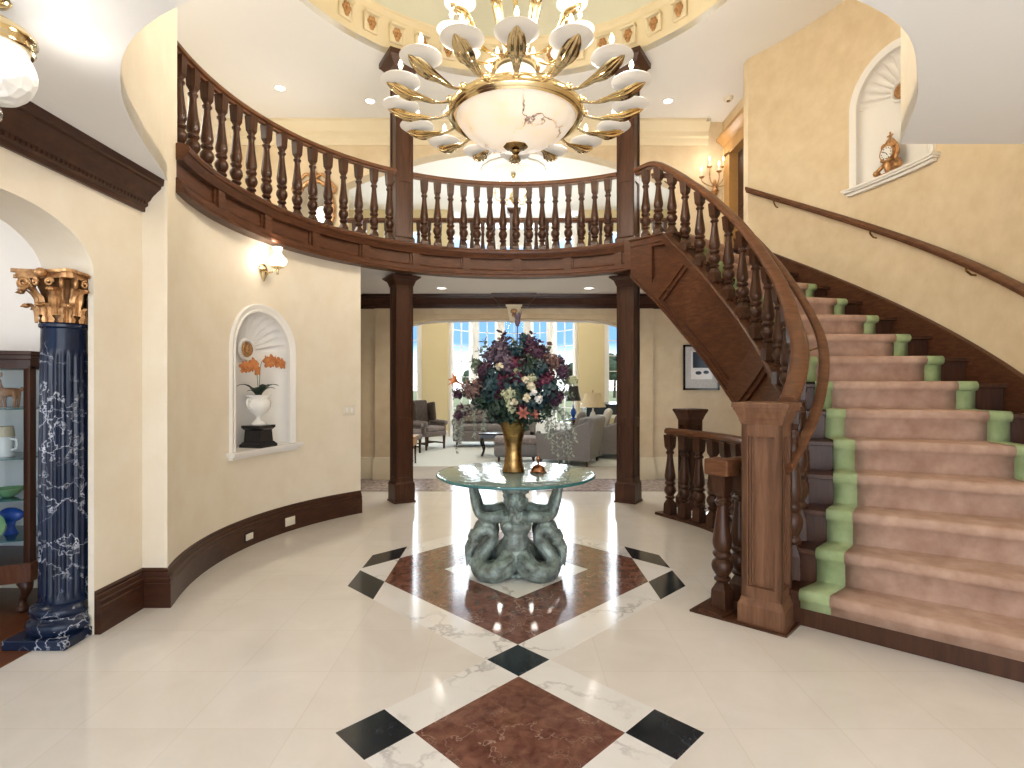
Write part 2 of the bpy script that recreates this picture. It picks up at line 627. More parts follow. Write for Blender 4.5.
def emit(name, color, strength, base=(0.8, 0.78, 0.74), vein=None):
    t = NT(name)
    c = color
    if vein:
        v = t.veins(t.co(), 2.2, 0.035, 0.55, 3.0)
        g, _ = t.noise(t.co(), 1.6, 3)
        f, _ = t.noise(t.co(), 5, 5)
        c = t.mix(t.math('MULTIPLY', v, t.ramp(g, [(0.45, (0, 0, 0)), (0.55, (1, 1, 1))])), t.ramp(f, [(0.3, color), (0.7, vein[1])]), vein[0])
    kw = {'Emission_Strength': strength}
    m = t.set(base, 0.35)
    if hasattr(c, 'is_output'):
        t.l.new(c, t.b.inputs['Emission Color'])
        t.l.new(c, t.b.inputs['Base Color'])
    else:
        t.b.inputs['Emission Color'].default_value = (*c, 1)
    t.b.inputs['Emission Strength'].default_value = strength
    MAT[name] = m


emit('alabaster_lit', (1.0, 0.80, 0.58), 0.42, vein=((0.16, 0.07, 0.045), (1.0, 0.93, 0.82)))
emit('alabaster_dish', (1.0, 0.90, 0.78), 0.16)
emit('flame', (1.0, 0.88, 0.62), 5.0)
emit('lamp_glass', (1.0, 0.94, 0.84), 1.3)
emit('globe_glass', (1.0, 0.97, 0.92), 0.10)
mg = MAT['globe_glass'].node_tree
vg = mg.nodes.new('ShaderNodeTexVoronoi')                  # pressed leaf-like relief of the glass
vg.inputs['Scale'].default_value = 22
bg_ = mg.nodes.new('ShaderNodeBump')
bg_.inputs['Strength'].default_value = 0.7
bg_.inputs['Distance'].default_value = 0.02
mg.links.new([n_ for n_ in mg.nodes if n_.type == 'TEX_COORD'][0].outputs['Object'], vg.inputs['Vector'])
mg.links.new(vg.outputs['Distance'], bg_.inputs['Height'])
mg.links.new(bg_.outputs[0], mg.nodes['Principled BSDF'].inputs['Normal'])
emit('downlight', (1.0, 0.95, 0.86), 5.0)


def clear_glass(name, tint, bump=0.0, edge=1.5, rough=0.0, cloud=0.0):
    t = NT(name)
    n, l = t.n, t.l
    n.remove(t.b)
    tr = n.new('ShaderNodeBsdfTransparent')
    tr.inputs[0].default_value = (*tint, 1)
    gl = n.new('ShaderNodeBsdfGlossy')
    gl.inputs['Color'].default_value = (1, 1, 1, 1)
    gl.inputs['Roughness'].default_value = rough
    fr = n.new('ShaderNodeFresnel')
    fr.inputs[0].default_value = edge
    mx = n.new('ShaderNodeMixShader')
    if bump:
        f, _ = t.noise(t.co((1, 1, 1)), 9.0, 3, 0.5)
        b = n.new('ShaderNodeBump')
        b.inputs['Strength'].default_value = bump
        b.inputs['Distance'].default_value = 0.01
        l.new(f, b.inputs['Height'])
        l.new(b.outputs[0], gl.inputs['Normal'])
    l.new(fr.outputs[0], mx.inputs[0])
    l.new(tr.outputs[0], mx.inputs[1])
    l.new(gl.outputs[0], mx.inputs[2])
    last = mx
    if cloud:                                             # pale teal mixed into the colour to brighten the whole rippled top
        df = n.new('ShaderNodeBsdfDiffuse')
        df.inputs[0].default_value = (0.60, 0.80, 0.79, 1)
        last = n.new('ShaderNodeMixShader')
        last.inputs[0].default_value = cloud
        l.new(mx.outputs[0], last.inputs[1])
        l.new(df.outputs[0], last.inputs[2])
    l.new(last.outputs[0], n['Material Output'].inputs[0])
    MAT[name] = t.m


clear_glass('window_glass', (0.97, 0.99, 1.0), 0, 1.08)
clear_glass('cabinet_glass', (0.93, 0.96, 0.97), 0, 1.25)
clear_glass('table_glass', (0.78, 0.92, 0.90), 0.55, 1.5, 0.08, 0.22)
mottled('glass_edge', (0.02, 0.10, 0.105), (0.06, 0.20, 0.20), 12, 0.1)


def patterned(name, a, b, c, scale):
    t = NT(name)
    v = t.n.new('ShaderNodeTexVoronoi')
    v.inputs['Scale'].default_value = scale
    t.l.new(t.co(), v.inputs['Vector'])
    f, _ = t.noise(t.co(), scale * 1.7, 3)
    col = t.mix(f, t.ramp(v.outputs['Distance'], [(0.2, a), (0.45, b)]), c)
    MAT[name] = t.set(col, 0.9)


patterned('damask', (0.20, 0.17, 0.17), (0.10, 0.085, 0.09), (0.30, 0.26, 0.25), 14)
patterned('damask_dark', (0.075, 0.06, 0.06), (0.03, 0.022, 0.022), (0.13, 0.10, 0.09), 18)
patterned('pillow_print', (0.50, 0.47, 0.42), (0.10, 0.085, 0.075), (0.30, 0.27, 0.24), 16)
# ------------------------------------------------------------------ measures of the place
RISE, NSTEP = 0.215, 15
H_LOW, H_SOFFIT, H_UP, H_TOP = 2.88, 2.90, 3.22, 5.65     # entry ceiling, under the balcony, upper floor, upper ceiling
RW, RO = 2.53, 3.80                                       # curved left wall, outer wall of the stair
Y_BACK = 8.65
R_FASCIA, R_RAIL = 2.42, 2.71
RIN = [(-42, 1.95), (-36, 2.0), (-28, 2.1), (-20, 2.18), (-10, 2.27), (0, 2.30), (20, 2.29), (36, 2.32), (45, 2.38), (54, 2.42)]


def r_in(a):
    return lerp_table(RIN, a)


def a_in(k):
    return -34 + 5.36 * (k - 1)


def a_out(k):
    return -37 + 5 * (k - 1) if k < 6 else -12 + 5.85 * (k - 6)


def h_in(a):
    return RISE * (1 + (a + 34) / 5.36)


def h_out(a):
    k = 1 + (a + 37) / 5 if a < -12 else 6 + (a + 12) / 5.85
    return RISE * k


W = MAT
# ------------------------------------------------------------------ floors
AX, AY, DB, TA, DF = 0.034, 4.42, 1.28, 0.17, 0.453       # axis of the inlay, its centre, half diagonals
YF = -(DB + 2 * TA + DF)
f = MB()
well = [pol(2.26, a) for a in range(-12, 43, 3)] + [pol(3.55, a) for a in range(42, -13, -3)]
f.poly([(-2.70, -2.5), (4.6, -2.5), (4.6, 9.95), (-4.4, 9.95), (-4.4, 5.2), (-2.70, 5.2)], -0.08, 0.0, 0, [well])


def inlay(pts, mi, lift):
    f.poly([(AX + x, AY + y) for x, y in pts], -0.01, lift, mi)


Q = DB - 1.0
for sx in (-1, 1):
    for sy in (-1, 1):
        T = lambda L: [(sx * x, sy * y) for x, y in L]
        inlay(T([(0, DB), (1.0, Q), (1.0, Q + 2 * TA), (TA, DB + TA)]), 1, 0.0010)          # white bands round the large diamond
        inlay(T([(1.0, Q), (1.255, DB - 1.255), (1.255, DB + 2 * TA - 1.255), (1.0, Q + 2 * TA)]), 2, 0.0010)
        inlay([(sx * x, YF + sy * y) for x, y in [(0, DF), (DF, 0), (DF + TA, TA), (TA, DF + TA)]], 1, 0.0010)
    inlay([(sx * 1.0, -Q), (sx * DB, 0), (sx * 1.0, Q)], 1, 0.0010)
    inlay([(sx * (DF + TA) + x, YF + y) for x, y in [(0, TA), (TA, 0), (0, -TA), (-TA, 0)]], 2, 0.0012)
inlay([(0, -DB), (1.0, -Q), (1.0, Q), (0, DB), (-1.0, Q), (-1.0, -Q)], 3, 0.0010)
for yy in (DB + TA, -(DB + TA), YF - DF - TA):
    inlay([(0, yy + TA), (TA, yy), (0, yy - TA), (-TA, yy)], 2, 0.0012)
inlay([(0, YF + DF), (DF, YF), (0, YF - DF), (-DF, YF)], 3, 0.0010)
inlay([(0, 0.6), (0.58, 0), (0, -0.6), (-0.58, 0)], 1, 0.0014)
structure(f.build('floor', [W['marble_cream'], W['marble_white'], W['marble_black'], W['marble_brown']], smooth=0))
structure(MB().boxz(-3.6, 4.2, 7.67, 8.6, -0.05, 0.0015, 0).boxz(-3.6, 4.2, 7.63, 7.67, -0.05, 0.0018, 1).boxz(-3.6, 4.2, 8.6, 8.63, -0.05, 0.0018, 1)
          .build('floor_threshold', [W['granite'], W['marble_black']], smooth=0))
structure(MB().boxz(-7.5, -2.70, -2.5, 5.2, -0.08, -0.001).build('floor_side_room', W['wood_floor'], smooth=0))
structure(MB().boxz(-6.2, 6.2, 9.95, 19.0, -0.08, 0.0).build('floor_sitting_room', W['room_carpet'], smooth=0))
b = MB()
b.band([pol(2.24, a) for a in range(-12, 43, 3)], -2.4, -0.08, -0.04, 0)
b.band([pol(3.57, a) for a in range(-12, 43, 3)], -2.4, -0.08, 0, 0.04)
b.poly([pol(2.2, a) for a in range(-14, 45, 3)] + [pol(3.6, a) for a in range(44, -15, -3)], -2.45, -2.4)
structure(b.build('wall_stairwell', W['wood_dark']))

# ------------------------------------------------------------------ walls
def niche_outline(half, spring, n=20):
    return [(half * cos(pi * i / n), spring + half * sin(pi * i / n)) for i in range(n + 1)]


def wall_with_niche(a0, a1, R, z0, z1, phi, half, sill, spring, thick, name, material, skip=None):
    """Curved wall facing the centre with an arched hole at angle phi."""
    ha = math.degrees(half / R)
    b = MB()
    left = [pol(R, a0 + (phi - ha - a0) * i / 16) for i in range(17)]
    right = [pol(R, phi + ha + (a1 - phi - ha) * i / 16) for i in range(17)]
    b.band(left, z0, z1, 0, thick)
    b.band(right, z0, z1, 0, thick)
    n = 32
    mid = [phi - ha * cos(pi * i / n) for i in range(n + 1)]
    path = [pol(R, a) for a in mid]
    b.band(path, z0, sill, 0, thick)
    top = [spring + half * sqrt(max(0, 1 - ((a - phi) / ha) ** 2)) for a in mid]
    b.band(path, top, z1, 0, thick)
    return structure(b.build(name, material, smooth=30))


NL = dict(phi=165.0, half=0.385, sill=0.875, spring=1.815)
NR = dict(phi=11.9, half=0.41, sill=3.55, spring=4.385)
wall_with_niche(135.3, 195.4, RW, 0, 2.885, thick=0.14, name='wall_round_left', material=W['pale_plaster'], **NL)
# the drum: the corner beside the side room, and the front half that stands over the entry ceiling
drum = [pol(RW, a) for a in (195.4, 197, 199, 201)]
structure(MB().band(drum, 0, H_TOP, 0, 0.015).build('wall_round_corner', W['pale_plaster'], smooth=30))
front = catmull([(-2.332, 3.693, 0), (-1.843, 2.574, 0), (-1.21, 1.99, 0), (0.04, 1.66, 0), (1.30, 1.99, 0), (1.857, 2.498, 0), (2.235, 3.14, 0)], 8)
front = [(p.x, p.y) for p in front]
structure(MB().band(front, H_LOW + 0.001, H_TOP, 0, 0.12).build('wall_drum', W['pale_plaster'], smooth=30))
structure(MB().boxz(2.24, 4.6, 3.02, 3.14, H_LOW + 0.101, H_TOP).build('wall_over_entry', W['pale_plaster'], smooth=0))
structure(MB().boxz(-2.50, -2.333, 3.692, 3.70, 0, H_LOW).build('wall_return', W['pale_plaster'], smooth=0))


def arch_corner(t, a, bb):
    return bb * sqrt(max(0, 1 - (t / a) ** 2))


ys, zs = [], []
Y0, Y1, AC, BC, SPR = 0.5, 3.265, 0.60, 0.30, 2.157
for i in range(17):
    t = AC * cos(pi / 2 * i / 16)
    ys.append(Y0 + AC - t)
    zs.append(SPR + arch_corner(t, AC, BC))
for i in range(17):
    t = AC * sin(pi / 2 * i / 16)
    ys.append(Y1 - AC + t)
    zs.append(SPR + arch_corner(t, AC, BC))
ys.append(3.42)
zs.append(SPR)
b = MB()
b.band([(-2.5, y) for y in ys], zs, H_LOW, -0.31, 0)
b.band([(-2.5, Y1), (-2.5, 3.42)], 0, SPR, -0.035, 0)
b.band([(-2.5, 3.42), (-2.5, 3.70)], 0, H_LOW, -0.31, 0)
b.band([(-2.5, -2.5), (-2.5, Y0)], 0, H_LOW, -0.31, 0)
structure(b.build('wall_left', W['pale_plaster'], smooth=30))

wall_with_niche(-24, 38.4, RO, 0, H_TOP, thick=0.16, name='wall_stair', material=W['yellow_plaster'], **NR)
structure(MB().band([(3.62, -2.5), (3.62, 2.2), pol(RO, -24)], 0, H_LOW, 0, 0.15).build('wall_right', W['yellow_plaster'], smooth=30))
structure(MB().band([pol(RO, 38.4), (3.50, 6.98)], 0, H_TOP, -0.12, 0).build('wall_corner_right', W['yellow_plaster'], smooth=0))

# back wall: low arch to the sitting room, wide segmental arch upstairs
LX0, LX1, UX0, UX1 = -1.80, 1.86, -2.66, 2.58


def low_arch(x):
    d = min(x - LX0, LX1 - x)
    c = 0.035 * (1 - ((x - 0.03) / 1.83) ** 2)
    return 2.31 + c + (0.20 if d >= 0.6 else 0.20 * sqrt(max(0, 1 - ((0.6 - d) / 0.6) ** 2)))


def up_arch(x):
    t = (x - (UX0 + UX1) / 2) / ((UX1 - UX0) / 2)
    return 4.66 + 0.60 * (1 - t * t)


b = MB()
b.boxz(-4.2, LX0, Y_BACK, 8.90, 0, H_SOFFIT)
b.boxz(LX1, 4.2, Y_BACK, 8.90, 0, H_SOFFIT)
xs = [LX0 + (LX1 - LX0) * (0.5 - 0.5 * cos(pi * i / 48)) for i in range(49)]
b.band([(x, Y_BACK) for x in xs], [low_arch(x) for x in xs], H_SOFFIT, -0.25, 0)
for s in (-1, 1):                                        # flat pilasters beside the arch
    x = LX0 - 0.36 if s < 0 else LX1
    b.boxz(x, x + 0.36, Y_BACK - 0.05, Y_BACK, 0, H_SOFFIT)
structure(b.build('wall_back', W['yellow_plaster'], smooth=30))
b = MB()
b.boxz(-4.6, UX0, Y_BACK, 8.90, H_UP, H_TOP)
b.boxz(UX1, 3.5, Y_BACK, 8.90, H_UP, H_TOP)
xs = [UX0 + (UX1 - UX0) * i / 40 for i in range(41)]
b.band([(x, Y_BACK) for x in xs], [up_arch(x) for x in xs], H_TOP, -0.25, 0)
structure(b.build('wall_back_upper', W['yellow_plaster'], smooth=30))
structure(MB().boxz(-4.35, -4.2, 3.9, 8.9, 0, H_SOFFIT).build('wall_hall_left', W['yellow_plaster'], smooth=0))
structure(MB().boxz(4.2, 4.35, 6.9, 8.9, 0, H_SOFFIT).build('wall_hall_right', W['yellow_plaster'], smooth=0))
# upper left hall wall with an arched recess
b = MB()
AY0, AY1 = 6.2, 8.3
ya = [AY0 + (AY1 - AY0) * (0.5 - 0.5 * cos(pi * i / 32)) for i in range(33)]
za = [4.45 + 0.72 * sqrt(max(0, 1 - ((y - (AY0 + AY1) / 2) / ((AY1 - AY0) / 2)) ** 2)) for y in ya]
b.band([(-4.45, 3.7), (-4.45, AY0)], H_UP, H_TOP, -0.14, 0)
b.band([(-4.45, AY1), (-4.45, 8.7)], H_UP, H_TOP, -0.14, 0)
b.band([(-4.45, y) for y in ya], za, H_TOP, -0.14, 0)
structure(b.build('wall_hall_upper', W['pale_plaster'], smooth=30))
structure(MB().boxz(-4.9, -4.62, 5.9, 8.6, H_UP, H_TOP).build('wall_recess_upper', W['yellow_plaster'], smooth=0))
structure(MB().boxz(-4.6, -2.42, 3.70, 3.80, H_UP, H_TOP).build('wall_hall_end', W['pale_plaster'], smooth=0))
# right end of the upper hall: wall with a doorway
b = MB()
b.boxz(3.34, 3.5, 6.98, 7.30, H_UP, H_TOP)
b.boxz(3.34, 3.5, 8.30, 8.70, H_UP, H_TOP)
b.boxz(3.34, 3.5, 7.30, 8.30, 5.05, H_TOP)
structure(b.build('wall_hall_right_upper', W['yellow_plaster'], smooth=0))
d = structure(MB().boxz(3.40, 3.45, 7.38, 8.22, H_UP, 4.98).build('door_upstairs', W['wood_dark'], smooth=0, bevel=0.004))
b = MB()
for y0, y1, z0, z1 in ((7.46, 7.75, 3.40, 4.0), (7.85, 8.14, 3.40, 4.0), (7.46, 7.75, 4.12, 4.86), (7.85, 8.14, 4.12, 4.86)):
    b.boxz(3.385, 3.40, y0, y1, z0, z1)
b.build('panel', W['wood_dark'], d, bevel=0.006)
b = MB()
b.boxz(3.27, 3.40, 7.18, 7.38, H_UP, 5.02)
b.boxz(3.27, 3.40, 8.22, 8.42, H_UP, 5.02)
b.boxz(3.27, 3.40, 7.18, 8.42, 4.98, 5.16)
b.sweep([(0, 0), (0.03, 0), (0.05, 0.05), (0.10, 0.10), (0.15, 0.13), (0.16, 0.17), (0, 0.17)], [(3.34, 8.52), (3.34, 7.06)], [5.14, 5.14])
b.sweep([(0, 0), (0.03, 0), (0.05, 0.05), (0.10, 0.10), (0.15, 0.13), (0.16, 0.17), (0, 0.17)], [(3.34, 8.52), (3.34, 7.06)], [5.14, 5.14])
structure(b.build('trim_door_upstairs', W['oak_trim'], smooth=30))

# ------------------------------------------------------------------ ceilings and the dome
structure(MB().poly([(-2.5, -2.5), (4.2, -2.5), (4.2, 3.14), (2.24, 3.14)] + [(x, y) for x, y in reversed(front)] + [(-2.5, 3.693)], H_LOW, H_LOW + 0.1)
          .build('ceiling_entry', W['ceiling_white'], smooth=0))
arc_b = [pol(2.50, a) for a in range(38, 198, 4)]
structure(MB().poly(arc_b + [(-4.2, 3.9), (-4.2, Y_BACK), (4.2, Y_BACK), (4.2, 6.9), pol(3.79, 37.4)], H_SOFFIT, H_SOFFIT + 0.02)
          .build('ceiling_balcony', W['ceiling_white'], smooth=0))
structure(MB().poly([pol(2.60, a) for a in range(41, 200, 4)] + [(-4.6, 3.8), (-4.6, 8.9), (3.5, 8.9), (3.5, 6.99), pol(3.78, 40.6)], H_SOFFIT + 0.021, H_UP - 0.002)
          .build('floor_upper', W['room_carpet'], smooth=0))
DR, DCX, DCY, ZD = 2.52, 0.02, 4.92, 6.20
circ = [(DCX + DR * cos(2 * pi * i / 96), DCY + DR * sin(2 * pi * i / 96)) for i in range(96)]
structure(MB().poly([(-4.9, 1.2), (4.6, 1.2), (4.6, 8.9), (-4.9, 8.9)], H_TOP, H_TOP + 0.08, 0, [circ]).build('ceiling_upper', W['ceiling_white'], smooth=0))
b = MB()
b.lathe([(DR, H_TOP + 0.001), (DR + 0.1, H_TOP + 0.001), (DR + 0.1, ZD), (DR - 0.05, ZD), (DR - 0.05, ZD - 0.03), (DR - 0.02, ZD - 0.05), (DR, ZD - 0.08), (DR, H_TOP + 0.001)], (DCX, DCY, 0), 96, cap=False)
structure(b.build('trim_drum_band', W['cream_trim'], smooth=30))
b = MB()
prof = [(DR - 0.03, ZD)] + [((DR - 0.03) * cos(t), ZD + 0.9 * sin(t)) for t in [pi / 2 * i / 14 for i in range(1, 14)]] + [(0.02, ZD + 0.9)]
b.lathe(prof + [(0.02, ZD + 1.0), (DR + 0.1, ZD + 1.0), (DR + 0.1, ZD + 0.01)], (DCX, DCY, 0), 72, cap=False)
structure(b.build('ceiling_dome', W['dome_paint'], smooth=35))

# ------------------------------------------------------------------ mouldings of the setting
crown = [(0, 0), (0.02, 0), (0.022, 0.03), (0.04, 0.04), (0.04, 0.065), (0.055, 0.075), (0.07, 0.10), (0.10, 0.13), (0.128, 0.155), (0.13, 0.17), (0.145, 0.175), (0.15, 0.218), (0, 0.218)]
b = MB().sweep([(u, v + 2.662) for u, v in crown], [(-2.5, -2.5), (-2.5, 3.692)], 0.0)
for i in range(150):
    b.box((-2.462, -0.9 + i * 0.0306, 2.716), (0.016, 0.018, 0.02))
structure(b.build('trim_crown_left', W['wood_dark'], smooth=30))
base = [(0, 0), (0.036, 0), (0.036, 0.160), (0.029, 0.166), (0.029, 0.174), (0.033, 0.179), (0.033, 0.196), (0.024, 0.202), (0.024, 0.210), (0.019, 0.226), (0.010, 0.232), (0.012, 0.244), (0.004, 0.256), (0, 0.258)]
bp = [(-2.5, 3.268), (-2.5, 3.692), (-2.335, 3.692)] + [pol(RW, a) for a in range(199, 135, -2)] + [pol(RW, 135.3)]
structure(MB().sweep(base, bp, 0.0).build('baseboard_left', W['wood_dark'], smooth=30))
b = MB()
cb = [(0, 0), (0.03, 0), (0.03, 0.26), (0.015, 0.30), (0.012, 0.335), (0, 0.345)]
b.sweep(cb, [(-4.2, Y_BACK), (LX0 - 0.36, Y_BACK), (LX0 - 0.36, Y_BACK - 0.05), (LX0, Y_BACK - 0.05)], 0.0)
b.sweep(cb, [(LX1, Y_BACK - 0.05), (LX1 + 0.36, Y_BACK - 0.05), (LX1 + 0.36, Y_BACK), (4.2, Y_BACK)], 0.0)
structure(b.build('baseboard_back', W['cream_trim'], smooth=30))
kc = [(u, v * 0.95 + 2.69) for u, v in crown]
structure(MB().sweep(kc, [(-4.2, Y_BACK), (LX0 - 0.36, Y_BACK), (LX0 - 0.36, Y_BACK - 0.05), 
                               (LX1 + 0.36, Y_BACK - 0.05), (LX1 + 0.36, Y_BACK), (4.2, Y_BACK)], 0.0).sweep(kc, [(-0.17, Y_BACK - 0.06), (-0.17, Y_BACK - 0.12), (0.23, Y_BACK - 0.12), (0.23, Y_BACK - 0.06)], 0.0).build('trim_crown_back', W['wood_dark'], smooth=30))
b = MB().band([(LX0 + 0.0, Y_BACK - 0.045), (LX1, Y_BACK - 0.045)], 2.60, 2.70, 0, -0.05)
structure(b.build('trim_frieze_back', W['yellow_plaster'], smooth=0))
uc = [(0, 0), (0.02, 0), (0.03, 0.03), (0.03, 0.10), (0.05, 0.13), (0.05, 0.20), (0.08, 0.25), (0.12, 0.30), (0.14, 0.33), (0.14, 0.37), (0, 0.37)]
structure(MB().sweep(uc, [(-4.45, Y_BACK), (3.1, Y_BACK)], H_TOP - 0.372).build('trim_crown_upper', W['cream_trim'], smooth=30))
# white reveals of the two arches in the back wall
b = MB()
xs = [LX0 + (LX1 - LX0) * (0.5 - 0.5 * cos(pi * i / 48)) for i in range(49)]
b.band([(x, 8.93) for x in xs], [low_arch(x) - 0.03 for x in xs], [low_arch(x) + 0.05 for x in xs], 0, 0.03)
b.boxz(LX0 - 0.05, LX0 + 0.03, 8.90, 8.93, 0, 2.36)
b.boxz(LX1 - 0.03, LX1 + 0.05, 8.90, 8.93, 0, 2.36)
structure(b.build('trim_arch_back', W['white_paint'], smooth=30))

# ------------------------------------------------------------------ the two-storey sitting room beyond
Y_FAR, H_GR = 15.5, 6.45
b = MB()
for x0, x1 in ((-5.5, -3.66), (-2.56, -1.82), (1.89, 2.62), (3.72, 5.5)):
    b.boxz(x0, x1, Y_FAR, Y_FAR + 0.2, 0, H_GR)
for x0, x1 in ((-3.66, -2.56), (2.62, 3.72)):
    b.boxz(x0, x1, Y_FAR, Y_FAR + 0.2, 0, 0.95)
    b.boxz(x0, x1, Y_FAR, Y_FAR + 0.2, 5.85, H_GR)
structure(b.build('wall_far', W['tan_paint'], smooth=0))
structure(MB().boxz(-5.7, -5.5, 8.9, 15.7, 0, H_GR).build('wall_sitting_left', W['tan_paint'], smooth=0))
structure(MB().boxz(5.5, 5.7, 8.9, 15.7, 0, H_GR).build('wall_sitting_right', W['tan_paint'], smooth=0))
structure(MB().boxz(-5.7, -4.2, 8.7, 8.9, 0, H_GR).boxz(4.2, 5.7, 8.7, 8.9, 0, H_GR).boxz(-5.7, 5.7, 8.78, 8.9, H_TOP + 0.081, H_GR).boxz(3.5, 4.2, 8.7, 8.9, 2.93, H_GR).boxz(-4.35, -4.2, 8.7, 8.9, 2.9, H_GR)
          .build('wall_sitting_front', W['tan_paint'], smooth=0))
structure(MB().poly([(-5.7, 8.78), (5.7, 8.78), (5.7, 15.7), (2.0, 15.7), (1.2, 17.2), (-1.1, 17.2), (-2.0, 15.7), (-5.7, 15.7)], H_GR, H_GR + 0.1).build('ceiling_sitting_room', W['ceiling_white'], smooth=0))
wb = [(0, 0), (0.03, 0), (0.03, 0.14), (0.01, 0.18), (0, 0.18)]
b = MB()
for x0, x1 in ((-5.5, -1.82), (1.89, 5.5)):
    b.sweep(wb, [(x0, Y_FAR), (x1, Y_FAR)], 0.0)
structure(b.build('baseboard_far', W['white_paint'], smooth=0))
WIN = [0]


def window(p0, p1, z0, z1, cols, rows, fw=0.13, transom=None, wall_below=True):
    WIN[0] += 1
    p0, p1 = Vector((p0[0], p0[1])), Vector((p1[0], p1[1]))
    d = (p1 - p0)
    L = d.length
    d /= L
    rz = atan2(d.y, d.x)
    c = lambda t: (p0 + d * t)

    def bar(b, t0, t1, za, zb, th, off=0.0, mi=0):
        m = c((t0 + t1) / 2) + Vector((-d.y, d.x)) * off
        b.box((m.x, m.y, (za + zb) / 2), (t1 - t0, th, zb - za), rz, mi)
    b = MB()
    if wall_below and z0 > 0.05:
        bar(b, 0, L, 0, z0, 0.16)
        bar(b, fw, L - fw, 0.12, z0 - 0.1, 0.19)
    bar(b, 0, fw, z0, z1, 0.16)
    bar(b, L - fw, L, z0, z1, 0.16)
    bar(b, 0, L, z1 - 0.02, z1 + 0.5, 0.16)
    bar(b, -0.02, L + 0.02, z0 - 0.05, z0 + 0.02, 0.24)
    bar(b, 0.02, 0.05, z0, z1, 0.20)
    bar(b, L - 0.05, L - 0.02, z0, z1, 0.20)
    if transom:
        bar(b, fw, L - fw, transom, transom + 0.14, 0.14)
    o = structure(b.build('window_%d' % WIN[0], W['white_paint'], smooth=0))
    m = MB()
    for i in range(1, cols):
        t = fw + (L - 2 * fw) * i / cols
        bar(m, t - 0.012, t + 0.012, z0, z1, 0.03)
    for i in range(1, rows):
        z = z0 + (z1 - z0) * i / rows
        bar(m, fw, L - fw, z - 0.012, z + 0.012, 0.03)
    m.build('muntin', W['white_paint'], o, smooth=0)
    g = MB()
    bar(g, fw, L - fw, z0, z1, 0.006, 0.0)
    g.build('glass_pane', W['window_glass'], o, smooth=0)
    return o


bay = [(-1.82, 15.6), (-1.16, 16.6), (-0.37, 17.0), (0.50, 17.0), (1.21, 16.6), (1.89, 15.6)]
for i in range(5):
    window(bay[i], bay[i + 1], 0.35, 5.8, 2, 12, 0.14, 3.6)
for x0, x1 in ((-3.66, -2.56), (2.62, 3.72)):
    window((x0, Y_FAR + 0.1), (x1, Y_FAR + 0.1), 0.98, 5.84, 3, 11, 0.14, 3.6, False)
structure(MB().poly([(-60, 19), (60, 19), (60, 160), (-60, 160)], -0.6, -0.5).build('ground_lawn', W['lawn'], smooth=0))
# ------------------------------------------------------------------ turned balusters and handrails
def turned(b, x, y, z0, z1, w=0.085, rz=0.0, seg=12):
    """A square-blocked baluster turned like a vase over a ball, standing at x, y from z0 to z1."""
    H = z1 - z0
    Z = lambda t: z0 + H * t
    b.frustum((x, y), Z(0), w, Z(0.125), w * 0.92, rz)
    b.frustum((x, y), Z(0.125), w * 0.92, Z(0.19), w * 0.42, rz)
    pr = [(0.30, 0.185), (0.45, 0.20), (0.47, 0.215), (0.33, 0.232), (0.43, 0.25), (0.56, 0.28), (0.59, 0.305), (0.53, 0.335), (0.36, 0.36), (0.47, 0.375), (0.53, 0.39), (0.50, 0.402),
          (0.40, 0.415), (0.46, 0.43), (0.53, 0.46), (0.53, 0.49), (0.46, 0.55), (0.37, 0.63), (0.295, 0.71), (0.28, 0.75), (0.40, 0.765), (0.42, 0.78), (0.31, 0.795), (0.33, 0.81)]
    b.lathe([(r * w * 1.1, Z(t)) for r, t in pr], (x, y, 0), seg)
    b.frustum((x, y), Z(0.80), w * 0.42, Z(0.845), w * 0.80, rz)
    b.frustum((x, y), Z(0.845), w * 0.80, Z(1.0), w * 0.96, rz)
    return b


RAIL = [(-0.020, -0.075), (0.020, -0.075), (0.024, -0.055), (0.046, -0.048), (0.050, -0.028), (0.042, -0.010), (0.024, 0.0), (-0.024, 0.0), (-0.042, -0.010), (-0.050, -0.028), (-0.046, -0.048), (-0.024, -0.055)]


def railing(name, path, rail_z, spots, label, category, group=None, origin=None, rail_mat='wood_rail', wmat='wood_turned', w=0.09, rs=1.0):
    """path: (x, y) points; rail_z: heights of the rail's top; spots: (x, y, z0, z1, rz) of the balusters."""
    root = empty(name, origin or (spots[len(spots) // 2][0], spots[len(spots) // 2][1], min(s[2] for s in spots)), label, category, group)
    MB().sweep([(u * rs, v * rs) for u, v in RAIL], path, rail_z).build('handrail', W[rail_mat], root, smooth=50)
    for x, y, z0, z1, rz in spots:
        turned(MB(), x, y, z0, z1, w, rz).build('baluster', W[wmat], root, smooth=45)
    return root


# ------------------------------------------------------------------ balcony front
FA0, FA1 = 53.0, 196.2


def r_f(a):
    return lerp_table([(172, R_FASCIA), (196, 2.497)], a)


fpath = [pol(r_f(FA0 + (FA1 - FA0) * i / 84), FA0 + (FA1 - FA0) * i / 84) for i in range(85)]
b = MB()
b.sweep([(-0.055, 3.165), (0.42, 3.165), (0.42, 3.222), (-0.03, 3.222), (-0.05, 3.212), (-0.06, 3.19)], fpath, 0.0)
b.sweep([(-0.012, 3.105), (0.06, 3.105), (0.06, 3.166), (-0.045, 3.166), (-0.036, 3.14), (-0.018, 3.125)], fpath, 0.0)
b.sweep([(0.034, 2.93), (0.08, 2.93), (0.08, 3.12), (0.034, 3.12)], fpath, 0.0)
b.sweep([(-0.004, 2.905), (0.08, 2.905), (0.08, 2.975), (0.018, 2.975), (0.004, 2.958), (-0.004, 2.952)], fpath, 0.0)
b.sweep([(-0.022, 2.868), (0.118, 2.868), (0.118, 2.906), (-0.012, 2.906), (-0.024, 2.894)], fpath, 0.0)
a = 58.5
